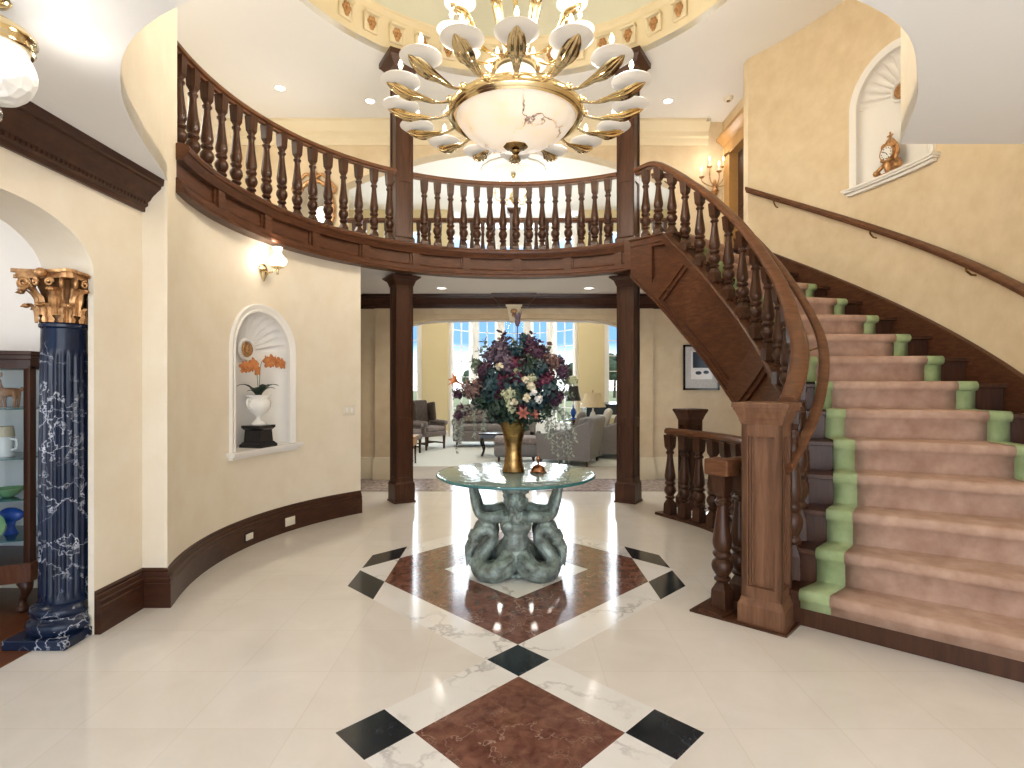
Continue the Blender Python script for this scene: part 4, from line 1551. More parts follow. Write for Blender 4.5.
for i in range(12):
    a = i * pi / 6
    c = L(0.052 * sin(a), 0.225 + 0.052 * cos(a), 0.048)
    b.ell(c, 0.0055, 6, 4)
for a, ln in ((2.6, 0.03), (-1.0, 0.045)):
    b.tube([L(0, 0.225, 0.049), L(ln * sin(a), 0.225 + ln * cos(a), 0.049)], 0.003, 5)
o = b.build('numerals_and_hands', W['black_lacquer'], ck)
o.parent = dl
o.location = (0, 0, 0)

# ------------------------------------------------------------------ wall lamps
def hurricane_sconce():
    a = 164.6
    P = Vector(pol(RW - 0.006, a, 2.60))
    root = empty('wall_sconce', P, 'brass wall sconce with frosted hurricane shade above the left niche', 'wall lamp')
    o_ = Vector((*deg_dir(a), 0))
    t_ = Vector((o_.y, -o_.x, 0))
    Mx = Matrix((t_, Vector((0, 0, 1)), -o_)).transposed()
    b = MB().lathe([(0.0, 0.03), (0.02, 0.03), (0.035, 0.022), (0.055, 0.012), (0.06, 0.0)], P, 20, Mx, cap=False)
    b.tube([P + Vector((0, 0, -0.02)) - o_ * 0.012, P + Vector((0, 0, -0.11)) - o_ * 0.006], [0.045, 0.006], 10)
    b.build('backplate', W['brass'], root)
    Q = P - o_ * 0.15 + t_ * 0.02
    MB().tube(catmull([P - o_ * 0.02, P - o_ * 0.06 + Vector((0, 0, -0.03)), P - o_ * 0.11 + Vector((0, 0, -0.02)), Q + Vector((0, 0, 0.02))], 5), 0.009, 8).build('arm', W['brass'], root)
    MB().lathe([(0.006, -0.05), (0.012, -0.045), (0.008, -0.02), (0.012, 0.0), (0.04, 0.012), (0.06, 0.022), (0.055, 0.03), (0.02, 0.032)], Q, 16).build('gallery', W['brass'], root)
    MB().lathe([(0.05, 0.032), (0.075, 0.05), (0.088, 0.08), (0.08, 0.105), (0.055, 0.13), (0.04, 0.15), (0.037, 0.175), (0.048, 0.215), (0.045, 0.215), (0.034, 0.175)], Q, 24, cap=False).build('lamp_shade', W['lamp_glass'], root, smooth=60)
    light('sconce_light', 'POINT', tuple(Q + o_ * 0.02 + Vector((0, 0, 0.26))), 2.2, WARM, 0.04)
    light('sconce_light', 'POINT', tuple(Q + o_ * 0.055 - t_ * 0.10 + Vector((0, 0, 0.06))), 1.2, WARM, 0.03)


hurricane_sconce()


def candle(b, p, h=0.11, r=0.013):
    b.lathe([(r, 0), (r, h), (r * 0.6, h + 0.004)], p, 10)


FLM = [(0.004, 0), (0.012, 0.012), (0.016, 0.026), (0.012, 0.045), (0.005, 0.062), (0.001, 0.07)]
sc = empty('candle_sconce', (3.20, Y_BACK - 0.03, 4.62), 'gilt candelabra wall sconce with lit candle bulbs upstairs beside the oak doorway', 'wall lamp')
S0 = sc.location.copy()
b = MB()
b.tube(catmull([S0 + Vector((0, 0, -0.16)), S0 + Vector((0, -0.01, -0.08)), S0, S0 + Vector((0, 0, 0.10))], 4), [0.008, 0.02, 0.035, 0.05, 0.06, 0.05, 0.04, 0.035, 0.03, 0.03, 0.03, 0.025, 0.02], 10)
b.build('backplate', W['gilt'], sc)
for dx, dz, dy in ((-0.24, 0.10, 0.10), (0.24, 0.10, 0.10), (-0.11, 0.27, 0.08), (0.11, 0.27, 0.08), (0.0, 0.16, 0.18)):
    e = S0 + Vector((dx, -dy, dz))
    b = MB()
    b.tube(catmull([S0 + Vector((0, -0.02, 0.0)), S0 + Vector((dx * 0.4, -dy * 0.6, dz * 0.15 - 0.03)), S0 + Vector((dx * 0.95, -dy, dz * 0.35)), e], 5), 0.008, 6)
    b.lathe([(0.008, -0.015), (0.03, -0.004), (0.042, 0.01), (0.036, 0.012), (0.012, 0.006)], e, 12)
    ar = b.build('arm', W['gilt'], sc)
    b = MB()
    candle(b, e + Vector((0, 0, 0.006)), 0.09)
    b.build('candle', W['cream_petal'], ar)
    MB().lathe(FLM, e + Vector((0, 0, 0.10)), 8).build('flame_bulb', W['flame'], ar)
light('candle_light', 'POINT', (3.05, Y_BACK - 0.28, 4.98), 5, WARM, 0.05)

# frosted globe lamp under the entry ceiling, in the left room corner of the view
G0 = Vector((-1.865, 1.95, 2.515))
gl = empty('globe_lamp', (G0.x, G0.y, H_LOW), 'frosted glass globe lamp with brass rim under the low entry ceiling', 'ceiling lamp')
b = MB().lathe([(0.012, -0.006), (0.03, 0.0), (0.06, 0.004), (0.085, 0.015), (0.105, 0.034), (0.120, 0.058), (0.130, 0.088), (0.132, 0.112), (0.128, 0.136), (0.118, 0.16), (0.108, 0.182), (0.112, 0.204), (0.104, 0.204)], G0, 32, cap=False)
b.build('globe', W['globe_glass'], gl, smooth=60)
b = MB().lathe([(0.10, 0.192), (0.120, 0.190), (0.127, 0.20), (0.122, 0.214), (0.131, 0.226), (0.133, 0.240), (0.12, 0.256), (0.10, 0.27), (0.06, 0.285), (0.02, 0.30), (0.018, 0.34), (0.05, 0.35), (0.06, 0.364)], G0, 40, cap=False,
               mod=lambda a, z: 1 + 0.012 * cos(24 * a))
b.build('rim', W['brass'], gl, smooth=60)
MB().ell(G0 + Vector((0, 0, -0.045)), 0.036, 14, 8).ell(G0 + Vector((0, 0, -0.008)), (0.022, 0.022, 0.012), 12, 6).build('crystal_finial', W['nickel'], gl, smooth=20)
light('globe_light', 'POINT', (G0.x + 0.10, G0.y + 0.24, G0.z + 0.2), 1.5, SOFT, 0.03)
light('globe_light', 'POINT', (G0.x + 0.26, G0.y - 0.02, G0.z + 0.18), 0.9, SOFT, 0.03)

# ------------------------------------------------------------------ recessed lights, detector, sprinkler
def downlight(x, y, z, label, group, e, ang=115):
    o = empty('recessed_light', (x, y, z), label, 'ceiling light', group)
    MB().lathe([(0.085, 0.001), (0.085, -0.006), (0.075, -0.010), (0.066, -0.004), (0.062, 0.001)], (x, y, z), 24, cap=False).build('trim_ring', W['white_paint'], o)
    MB().lathe([(0.0, -0.002), (0.064, -0.002), (0.064, 0.0)], (x, y, z), 20, cap=False).build('lens', W['downlight'], o)
    light('recessed_glow', 'SPOT', (x, y, z - 0.015), e, SOFT, 0.05, (0, 0, 0), angle=R_(ang), blend=0.8)


for (qx, qy), lb in (((280, 88), 'round recessed light in the upper ceiling, leftmost, above the long left balcony railing'), ((370, 101), 'round recessed light in the upper ceiling just left of the left tall post'), ((668, 101), 'round recessed light in the upper ceiling just right of the right tall post')):
    Y = (H_TOP - 1.5) * FPX / (384 - qy)
    downlight((qx - 512) * Y / FPX, Y, H_TOP, lb, 'upper recessed lights', 26)
for (qx, qy), lb in (((441.5, 288), 'round recessed light under the balcony, near the left tall post'), ((589, 288), 'round recessed light under the balcony, near the right tall post')):
    Y = (H_SOFFIT - 1.5) * FPX / (384 - qy)
    downlight((qx - 512) * Y / FPX, Y, H_SOFFIT, lb, 'recessed lights under the balcony', 85, 135)
Y = 7.9
sm = empty('smoke_detector', (3.13, Y, H_TOP), 'round white smoke detector on the upper ceiling at right', 'smoke detector')
MB().lathe([(0.0, -0.055), (0.05, -0.055), (0.062, -0.04), (0.068, -0.012), (0.07, 0.0)], (3.13, Y, H_TOP), 20, cap=False).build('body', W['ivory_plastic'], sm)
MB().lathe([(0.0, -0.064), (0.025, -0.062), (0.03, -0.055)], (3.13, Y, H_TOP), 12, cap=False).build('sensor_cap', W['nickel'], sm)
sp = empty('sprinkler_head', (3.05, 8.5, H_TOP), 'small ceiling sprinkler head above the candelabra sconce', 'sprinkler')
MB().lathe([(0.0, -0.012), (0.035, -0.010), (0.04, 0.0)], (3.05, 8.5, H_TOP), 14, cap=False).build('plate', W['white_paint'], sp)
b = MB()
b.lathe([(0.012, -0.05), (0.008, -0.01)], (3.05, 8.5, H_TOP), 8)
b.lathe([(0.0, -0.056), (0.026, -0.054), (0.026, -0.05)], (3.05, 8.5, H_TOP), 12, cap=False)
b.build('deflector', W['nickel'], sp)

# carved brackets round the drum
AB = [38 + 8.05 * i for i in range(14)]
first = None
for i, a in enumerate(AB):
    c, s = deg_dir(a)
    p = Vector((DCX + (DR - 0.004) * c, DCY + (DR - 0.004) * s, 5.93))
    if first is None:
        first = empty('drum_bracket', (0, 0, 0), 'carved cream and gilt bracket on the band below the dome', 'bracket', 'carved brackets below the dome')
        b = MB()                                          # local: x points out of the wall (to the axis), z up
        b.rbox((0.02, 0, -0.005), (0.04, 0.185, 0.22), 0.012)
        b.rbox((0.045, 0, 0.095), (0.09, 0.20, 0.035), 0.01)
        b.tube([(0.05, -0.085, 0.07), (0.035, -0.085, -0.10)], [0.018, 0.012], 8)
        b.tube([(0.05, 0.085, 0.07), (0.035, 0.085, -0.10)], [0.018, 0.012], 8)
        b.build('block', W['cream_trim'], first, local=True)
        b = MB()
        for q in range(6):
            an = q * pi / 3
            b.ell((0.048, 0.036 * cos(an), 0.0 + 0.045 * sin(an)), (0.02, 0.026, 0.03), 8, 6)
        b.ell((0.055, 0, 0), 0.024, 8, 6)
        b.ell((0.045, 0, -0.075), (0.018, 0.03, 0.025), 8, 6)
        b.build('rosette', W['gilt'], first, local=True)
        o = first
    else:
        o = dup(first)
    o.location = p
    o.rotation_euler = (0, 0, R_(a + 180))

# keystone corbel over the arch
kb = empty('keystone_corbel', (0.03, Y_BACK - 0.16, 2.60), 'cream and gilt carved keystone corbel at the top of the low arch', 'corbel')
b = MB()
b.frustum((0.03, Y_BACK - 0.115), 2.46, 0.12, 2.70, 0.22, 0, 0, 0.08, 0.15)
b.frustum((0.03, Y_BACK - 0.125), 2.70, 0.24, 2.73, 0.26, 0, 0, 0.16, 0.17)
b.build('block', W['cream_trim'], kb, smooth=0)
b = MB()
b.ell((0.03, Y_BACK - 0.19, 2.63), (0.055, 0.02, 0.04), 10, 6)
b.ell((0.03, Y_BACK - 0.18, 2.57), (0.035, 0.02, 0.035), 10, 6)
b.build('carving', W['gilt'], kb)

# outlets and switch
for a, zc, lb in ((170.0, 0.095, 'ivory wall outlet on the dark baseboard, the one nearer the marble column'), (157.0, 0.10, 'ivory wall outlet on the dark baseboard, the one below the orchid niche end')):
    P = Vector(pol(RW - 0.036, a, zc))
    o_ = Vector((*deg_dir(a), 0))
    Rm = Matrix.Rotation(R_(a), 3, 'Z')
    ro = empty('wall_outlet', P, lb, 'outlet', 'baseboard outlets')
    b = MB()
    b.rbox(P - o_ * 0.003, (0.006, 0.13, 0.085), 0.004, Rm)
    b.build('cover_plate', W['ivory_plastic'] if a < 165 else W['black_lacquer'], ro)
    b = MB()
    t_ = Vector((o_.y, -o_.x, 0))
    b.rbox(P - o_ * 0.008, (0.008, 0.10, 0.058), 0.028, Rm)
    for s in (-1, 1):
        b.rbox(P - o_ * 0.012 + t_ * 0.026 * s, (0.006, 0.034, 0.03), 0.008, Rm)
    b.build('socket', W['ivory_plastic'], ro)
P = Vector(pol(RW - 0.002, 138.8, 1.20))
Rm = Matrix.Rotation(R_(138.8), 3, 'Z')
ro = empty('light_switch', P, 'double ivory light switch plate near the end of the round wall', 'light switch')
MB().rbox(P - Vector((*deg_dir(138.8), 0)) * 0.003, (0.006, 0.15, 0.115), 0.003, Rm).build('cover_plate', W['ivory_plastic'], ro)
for s in (-0.035, 0.035):
    t_ = Vector((sin(R_(138.8)), -cos(R_(138.8)), 0))
    MB().rbox(P - Vector((*deg_dir(138.8), 0)) * 0.008 + t_ * s, (0.008, 0.03, 0.06), 0.002, Rm).build('rocker', W['porcelain'], ro)

# ------------------------------------------------------------------ chandelier
CHX, CHY = 0.03, 4.42
ch = empty('chandelier', (CHX, CHY, ZD + 0.9), 'huge brass and alabaster chandelier hanging under the dome', 'chandelier')
b = MB()
b.lathe([(0.02, 3.415), (0.12, 3.425), (0.24, 3.455), (0.34, 3.50), (0.42, 3.56), (0.475, 3.63), (0.485, 3.66), (0.47, 3.66), (0.40, 3.57), (0.3, 3.51)], (CHX, CHY, 0), 48, cap=False)
b.build('bowl', W['alabaster_lit'], ch, smooth=60)
b = MB()
b.lathe([(0.46, 3.655), (0.487, 3.632), (0.505, 3.622), (0.515, 3.637), (0.53, 3.632), (0.545, 3.652), (0.553, 3.675), (0.545, 3.70), (0.52, 3.725), (0.50, 3.725), (0.495, 3.745), (0.46, 3.745), (0.20, 3.755), (0.20, 3.735), (0.45, 3.70)], (CHX, CHY, 0), 64, cap=False)
b.build('ring', W['brass'], ch, smooth=40)
b = MB()
b.lathe([(0.008, 3.315), (0.022, 3.325), (0.028, 3.345), (0.016, 3.36), (0.03, 3.37), (0.034, 3.385), (0.02, 3.395), (0.06, 3.40), (0.095, 3.415), (0.10, 3.43), (0.05, 3.43)], (CHX, CHY, 0), 24, mod=lambda a, z: 1 + (0.04 * cos(16 * a) if z > 3.398 else 0))
b.build('finial', W['old_brass'], ch, smooth=45)
b = MB()
b.lathe([(0.17, 3.755), (0.178, 3.77), (0.165, 3.80), (0.168, 4.00), (0.155, 4.02), (0.08, 4.03)], (CHX, CHY, 0), 32)
b.build('column', W['alabaster_dish'], ch, smooth=40)
b = MB()
b.lathe([(0.10, 4.03), (0.19, 4.035), (0.20, 4.05), (0.16, 4.07), (0.05, 4.12), (0.03, 4.20), (0.06, 4.26), (0.08, 4.30), (0.05, 4.36), (0.02, 4.44), (0.018, 5.0), (0.05, 5.04), (0.03, 5.1), (0.012, 5.2), (0.012, ZD + 0.80), (0.10, ZD + 0.84), (0.14, ZD + 0.89)], (CHX, CHY, 0), 24)
b.build('stem', W['brass'], ch, smooth=45)
b = MB().lathe([(0.05, 4.15), (0.10, 4.20), (0.12, 4.28), (0.11, 4.36), (0.06, 4.42)], (CHX, CHY, 0), 24)
b.build('upper_vase', W['alabaster_dish'], ch, smooth=50)


def make_arm(R0, z0, R1, z1, w, dish_r, dip):
    """One arm along +x: thin root, swelling ribbed horn, white dish, candle and flame."""
    pts = catmull([(R0, 0, z0), (R0 + (R1 - R0) * 0.30, 0, z0 - dip), (R0 + (R1 - R0) * 0.60, 0, z0 - dip * 0.7), (R0 + (R1 - R0) * 0.86, 0, z1 - 0.058), (R1 + 0.04, 0, z1 - 0.022), (R1 + dish_r * 0.72, 0, z1 + 0.004)], 6)
    n = len(pts)
    rad = [w * lerp_table([(0, 0.28), (0.18, 0.24), (0.38, 0.48), (0.56, 0.85), (0.68, 0.95), (0.82, 0.72), (0.93, 0.36), (1.0, 0.06)], i / (n - 1)) for i in range(n)]
    b = MB()
    b.tube(pts, rad, 40, flat=0.55, mod=lambda a, t: 1 + (0.13 * cos(10 * a) if t > 0.25 else 0))
    b.ell((R0 + 0.02, 0, z0 + 0.01), w * 0.5, 10, 8)
    arm = b.build('arm', W['brass'], ch, local=True, smooth=60)
    arm.location = (0, 0, -ch.location.z)
    b = MB()
    b.lathe([(0.02, -0.016), (dish_r * 0.45, -0.012), (dish_r * 0.8, 0.004), (dish_r, 0.026), (dish_r * 0.985, 0.031), (dish_r * 0.75, 0.012), (dish_r * 0.3, 0.0), (0.02, 0.0)], (R1, 0, z1), 32)
    b.build('dish', W['alabaster_dish'], arm, local=True, smooth=60)
    b = MB()
    b.lathe([(0.02, 0.0), (0.022, 0.012), (0.013, 0.018), (0.013, 0.115), (0.006, 0.12)], (R1, 0, z1), 10)
    b.build('candle', W['cream_petal'], arm, local=True)
    MB().lathe([(r * 1.15, z * 1.1) for r, z in FLM], (R1, 0, z1 + 0.118), 10).build('flame_bulb', W['flame'], arm, local=True)
    return arm


low = make_arm(0.53, 3.685, 0.93, 3.725, 0.062, 0.148, 0.035)
for i in range(16):
    o = low if i == 0 else dup(low, ch)
    o.rotation_euler = (0, 0, -pi / 2 + i * 2 * pi / 16)
up = make_arm(0.06, 4.16, 0.52, 4.34, 0.042, 0.118, 0.06)
for i in range(10):
    o = up if i == 0 else dup(up, ch)
    o.rotation_euler = (0, 0, -pi / 2 + pi / 10 + i * 2 * pi / 10)
top = make_arm(0.03, 4.72, 0.30, 4.90, 0.03, 0.09, 0.05)
for i in range(6):
    o = top if i == 0 else dup(top, ch)
    o.rotation_euler = (0, 0, -pi / 2 + i * 2 * pi / 6)
for i in range(8):
    a = i * pi / 4 + 0.2
    light('chandelier_light', 'POINT', (CHX + 0.93 * cos(a), CHY + 0.93 * sin(a), 3.98), 26, WARM, 0.06)
for i in range(4):
    a = i * pi / 2 + 0.6
    light('chandelier_light', 'POINT', (CHX + 0.52 * cos(a), CHY + 0.52 * sin(a), 4.62), 10, WARM, 0.06)
light('chandelier_light', 'POINT', (CHX, CHY, 5.35), 24, WARM, 0.10)
# ------------------------------------------------------------------ glass table on a bronze sea figure
TX, TY, TZ = 0.03, 4.42, 0.785
tb = empty('centre_table', (TX, TY, 0), 'round glass table carried by a verdigris bronze sea figure with raised arms and curled tails', 'table')
b = MB()
b.lathe([(0.0, TZ - 0.022), (0.615, TZ - 0.022), (0.628, TZ - 0.018), (0.630, TZ - 0.004), (0.615, TZ), (0.0, TZ)], (TX, TY, 0), 96, cap=False)
b.build('glass_top', W['table_glass'], tb, smooth=40)
b = MB()
b.lathe([(0.6305, TZ - 0.002), (0.637, TZ - 0.006), (0.639, TZ - 0.016), (0.633, TZ - 0.023), (0.6305, TZ - 0.022)], (TX, TY, 0), 120, cap=False, mod=lambda a, z: 1 + 0.0025 * sin(17 * a) + 0.002 * sin(29 * a + 1))
b.build('glass_edge', W['glass_edge'], tb, smooth=40, label='thick chipped green glass edge')

fg = MB()


def sub_pts(pts, n=6):
    return catmull(pts, n)


def limb(pts, rad, n=6, seg=12):
    """Chain of overlapping balls and tubes; the remesh modifier welds everything into one skin."""
    P_, R__ = catmull(pts, n), catmull_r(rad, n)
    fg.tube(P_, R__, seg)
    fg.ell(P_[0], R__[0], 10, 7)
    fg.ell(P_[-1], R__[-1], 10, 7)


def V(x, y, z):
    return Vector((TX + x, TY + y, z))


random.seed(11)
for side in (-1, 1):                                      # the figure faces the camera; a twin faces the other way
    Y = lambda y: y * side
    fg.ell(V(0, Y(-0.16), 0.40), (0.125, 0.085, 0.11), 14, 10)      # chest
    fg.ell(V(0, Y(-0.155), 0.46), (0.135, 0.07, 0.05), 14, 8)       # shoulders
    fg.ell(V(0, Y(-0.165), 0.27), (0.105, 0.08, 0.12), 14, 10)      # waist
    fg.ell(V(0, Y(-0.155), 0.17), (0.125, 0.09, 0.09), 14, 10)      # hips
    for sx in (-1, 1):
        fg.ell(V(sx * 0.055, Y(-0.225), 0.405), (0.055, 0.03, 0.04), 10, 8)
        limb([V(sx * 0.115, Y(-0.155), 0.465), V(sx * 0.20, Y(-0.15), 0.455), V(sx * 0.285, Y(-0.13), 0.475), V(sx * 0.315, Y(-0.115), 0.55), V(sx * 0.345, Y(-0.10), 0.655), V(sx * 0.355, Y(-0.095), 0.715)],
             [0.050, 0.042, 0.034, 0.035, 0.026, 0.020], 5)
        h = V(sx * 0.36, Y(-0.095), 0.735)                # open hand under the glass: palm, four fingers, thumb
        fg.ell(h, (0.032, 0.028, 0.020), 10, 7)
        for q in range(4):
            a = -0.75 + q * 0.42
            L_ = 0.052 - 0.006 * abs(q - 1.4)
            d = Vector((sx * cos(a), sin(a) * side * -1.0, 0))
            fg.tube([h + d * 0.02, h + d * (0.02 + L_ * 0.55) + Vector((0, 0, 0.012)), h + d * (0.02 + L_) + Vector((0, 0, 0.016))], [0.0105, 0.0095, 0.007], 7)
        d = Vector((-sx * 0.5, -0.75 * side, 0.2))
        fg.tube([h + d * 0.015, h + d * 0.05], [0.011, 0.008], 7)
        # scaly leg turning into a tail that curls out, up and over
        limb([V(sx * 0.045, Y(-0.17), 0.14), V(sx * 0.10, Y(-0.235), 0.085), V(sx * 0.185, Y(-0.275), 0.060), V(sx * 0.265, Y(-0.225), 0.066), V(sx * 0.292, Y(-0.15), 0.13), V(sx * 0.225, Y(-0.12), 0.215),
              V(sx * 0.185, Y(-0.12), 0.295), V(sx * 0.215, Y(-0.13), 0.355), V(sx * 0.285, Y(-0.14), 0.335), V(sx * 0.325, Y(-0.15), 0.275)],
             [0.092, 0.085, 0.076, 0.068, 0.062, 0.056, 0.052, 0.050, 0.046, 0.036], 5, 14)
        for q in range(7):                                # fin and leaf shapes on the tail
            a = 2.6 + q * 0.32
            c = V(sx * 0.325, Y(-0.155), 0.275)
            e = c + Vector((sx * (0.075 + 0.045 * cos(a)), 0.05 * sin(q * 2.1), -0.12 - 0.03 * (q % 3)))
            fg.tube([c + Vector((sx * 0.012 * (q - 3), 0.012 * (q - 3), 0)), (c + e) / 2 + Vector((sx * 0.02, 0, 0.01)), e], [0.018, 0.025, 0.006], 7)
        for q in range(9):
            t = q / 8
            c = V(sx * (0.16 + 0.10 * t), Y(-0.13 - 0.02 * t), 0.33 + 0.065 * sin(pi * t))
            fg.tube([c, c + Vector((sx * 0.01, 0, 0.045)), c + Vector((sx * 0.03, 0, 0.06))], [0.022, 0.016, 0.005], 7)
        for q in range(14):                               # acanthus leaves round the hips and the thighs
            t = q / 13
            c = V(sx * (0.03 + 0.20 * t), Y(-0.245 - 0.075 * sin(pi * t)), 0.165 - 0.10 * t)
            e = c + Vector((sx * 0.025 * random.uniform(0.2, 1), Y(-0.012), -0.055))
            fg.tube([c + Vector((0, Y(0.02), 0.03)), c + Vector((0, Y(-0.006), 0)), e], [0.014, 0.024, 0.009], 7)
    # bearded head bent forward under the glass
    hc = V(0, Y(-0.185), 0.595)
    limb([V(0, Y(-0.155), 0.47), V(0, Y(-0.165), 0.54)], [0.06, 0.05], 4)
    fg.ell(hc, (0.082, 0.092, 0.105), 16, 12)
    fg.ell(hc + Vector((0, Y(-0.085), -0.015)), (0.016, 0.024, 0.030), 8, 6)
    for sx in (-1, 1):
        fg.ell(hc + Vector((sx * 0.032, Y(-0.082), 0.022)), (0.020, 0.014, 0.009), 8, 6)
        fg.ell(hc + Vector((sx * 0.030, Y(-0.080), 0.006)), (0.011, 0.010, 0.008), 8, 6)
        fg.ell(hc + Vector((sx * 0.034, Y(-0.074), -0.018)), (0.02, 0.016, 0.016), 8, 6)
        fg.ell(hc + Vector((sx * 0.086, Y(-0.01), 0.0)), (0.012, 0.02, 0.028), 8, 6)
    for q in range(46):                                   # curls of hair and beard
        u, v = random.uniform(-1, 1), random.uniform(0, 1)
        if q < 24:
            a = u * 1.75
            c = hc + Vector((0.088 * sin(a), Y(-0.07 * cos(a) * (0.35 if v < 0.55 else 1.0)), 0.04 + 0.07 * v))
            fg.ell(c, 0.022, 8, 6)
        else:
            c = hc + Vector((u * 0.075 * (1 - 0.55 * v), Y(-0.072 - 0.02 * (1 - v)), -0.045 - 0.11 * v))
            fg.tube([c + Vector((0, 0, 0.02)), c, c + Vector((u * 0.01, 0, -0.022))], [0.013, 0.017, 0.008], 7)
fg.ell(V(0, 0, 0.30), (0.10, 0.14, 0.20), 14, 10)
fg.ell(V(0, 0, 0.12), (0.16, 0.22, 0.12), 14, 10)
for q in range(26):
    a = q * 2 * pi / 26
    fg.ell(V(0.24 * cos(a), 0.21 * sin(a), 0.02), (0.035, 0.035, 0.022), 8, 6)
fo = fg.build('figure', W['verdigris'], tb, smooth=0, merge=False)
m_ = fo.modifiers.new('one_skin', 'REMESH')
m_.mode = 'VOXEL'
m_.voxel_size = 0.0042
m_.use_smooth_shade = True
m2 = fo.modifiers.new('soften', 'SMOOTH')
m2.factor = 0.5
m2.iterations = 1

VX, VY = 0.012, 4.45
b = MB()
b.lathe([(0.088, 0.0), (0.094, 0.008), (0.090, 0.02), (0.080, 0.05), (0.069, 0.12), (0.066, 0.18), (0.074, 0.25), (0.094, 0.33), (0.113, 0.39), (0.130, 0.43), (0.124, 0.432), (0.107, 0.40), (0.090, 0.34)], (VX, VY, TZ + 0.001), 40)
tag(b.build('vase', W['old_brass'], smooth=50), 'tall flared hammered brass vase standing on the glass table', 'vase')
bl = empty('copper_bell', (0.212, 4.42, TZ), 'small copper dome bell with pointed finial on the glass table', 'bell')
MB().lathe([(0.066, 0.001), (0.068, 0.008), (0.058, 0.014), (0.054, 0.03), (0.042, 0.05), (0.022, 0.062), (0.010, 0.066)], (0.212, 4.42, TZ), 28).build('dome', W['copper'], bl)
MB().lathe([(0.010, 0.064), (0.006, 0.074), (0.014, 0.082), (0.008, 0.09), (0.017, 0.108), (0.014, 0.122), (0.004, 0.14)], (0.212, 4.42, TZ), 16).build('finial', W['copper'], bl)

# ------------------------------------------------------------------ flower arrangement
FA = empty('flower_arrangement', (VX, VY, TZ + 0.40), 'large mixed bouquet of burgundy, mauve and cream flowers with trailing sprays in the brass vase', 'flowers')
random.seed(21)
FS = FPX / VY                                             # pixels per metre at the vase


def fpos(x, y, dy):
    """Crop coordinates of the bouquet (140 x 120 px at 6.4) to a place dy in front of the vase axis."""
    Y = VY - dy
    p = px(440 + x / 6.4, 320 + y / 6.4, Y)
    return p


def petal_ball(b, c, r, n, pl, pw, flat=1.0, mi=0, jag=0.25):
    c = Vector(c)
    for i in range(n):
        z = 1 - 2 * (i + 0.5) / n
        a = i * 2.399963
        d = Vector((sqrt(1 - z * z) * cos(a), sqrt(1 - z * z) * sin(a), z * flat))
        d += Vector((random.uniform(-1, 1), random.uniform(-1, 1), random.uniform(-1, 1))) * jag
        d.normalize()
        u = d.cross(Vector((random.uniform(-1, 1), random.uniform(-1, 1), random.uniform(-1, 1)))).normalized()
        v = d.cross(u)
        p = c + d * r * random.uniform(0.72, 1.0)
        q = (u + d * 0.5).normalized()
        b.add([p - q * pl * .5, p + v * pw * .5 + d * pw * .18, p + q * pl * .55 + d * pl * .10, p - v * pw * .5 + d * pw * .18], [(0, 1, 2, 3)], mi)
    return b


def stem_to(p, mat_='stem_brown'):
    o = Vector((VX + random.uniform(-.05, .05), VY + random.uniform(-.05, .05), TZ + 0.39))
    return [o, o.lerp(Vector(p), 0.5) + Vector((0, 0, 0.05)), Vector(p)]


blooms = [  # x, y (crop), depth towards the camera, radius m, colour, kind
    (395, 400, .24, .062, 'burgundy', 'bloom'), (500, 378, .26, .065, 'burgundy', 'bloom'), (292, 335, .16, .075, 'plum', 'bloom'), (680, 392, .20, .07, 'burgundy', 'bloom'), (610, 225, .10, .085, 'plum', 'bloom'),
    (115, 470, .10, .045, 'plum', 'bloom'), (790, 330, .08, .065, 'plum', 'bloom'), (735, 495, .16, .075, 'plum', 'bloom'), (385, 175, .06, .075, 'mauve', 'bloom'), (330, 235, .08, .075, 'mauve', 'bloom'),
    (400, 240, .12, .085, 'mauve', 'bloom'), (205, 440, .18, .085, 'dusty_rose', 'bloom'), (440, 295, .18, .085, 'mauve', 'bloom'), (700, 275, .10, .085, 'dusty_rose', 'bloom'), (585, 150, .02, .06, 'plum', 'bloom'),
    (445, 475, .31, .062, 'hydrangea_green', 'bloom'), (585, 375, .28, .042, 'hydrangea_green', 'bloom'), (520, 560, .27, .045, 'burgundy', 'bloom'), (850, 390, .10, .045, 'hydrangea_green', 'bloom'), (115, 612, .14, .04, 'plum', 'bloom'),
    (640, 310, .20, .07, 'leaf_teal', 'bloom'), (540, 120, -.02, .055, 'leaf_teal', 'bloom'), (500, 200, .05, .08, 'leaf_teal', 'bloom'), (370, 210, -.10, .08, 'mauve', 'bloom'), (250, 300, -.12, .07, 'leaf_sage', 'bloom'),
    (640, 220, -.14, .08, 'plum', 'bloom'), (760, 260, -.10, .05, 'plum', 'bloom'), (450, 320, -.18, .10, 'burgundy', 'bloom'), (600, 420, -.16, .09, 'plum', 'bloom'), (330, 420, -.15, .09, 'dusty_rose', 'bloom'), (490, 285, .22, .06, 'burgundy', 'bloom'), (250, 470, .16, .05, 'plum', 'bloom'), (570, 270, .16, .06, 'plum', 'bloom'),
    (470, 525, .32, .028, 'cream_petal', 'rose'), (545, 380, .31, .024, 'cream_petal', 'rose'), (582, 425, .31, .030, 'cream_petal', 'rose'), (550, 497, .33, .030, 'cream_petal', 'rose'), (598, 462, .31, .026, 'porcelain', 'rose'), (632, 507, .30, .030, 'porcelain', 'rose'),
    (380, 300, .22, .030, 'cream_petal', 'rose'), (495, 325, .25, .028, 'hydrangea_green', 'rose'), (440, 545, .30, .026, 'hydrangea_green', 'rose'), (455, 570, .28, .03, 'hydrangea_green', 'rose')]
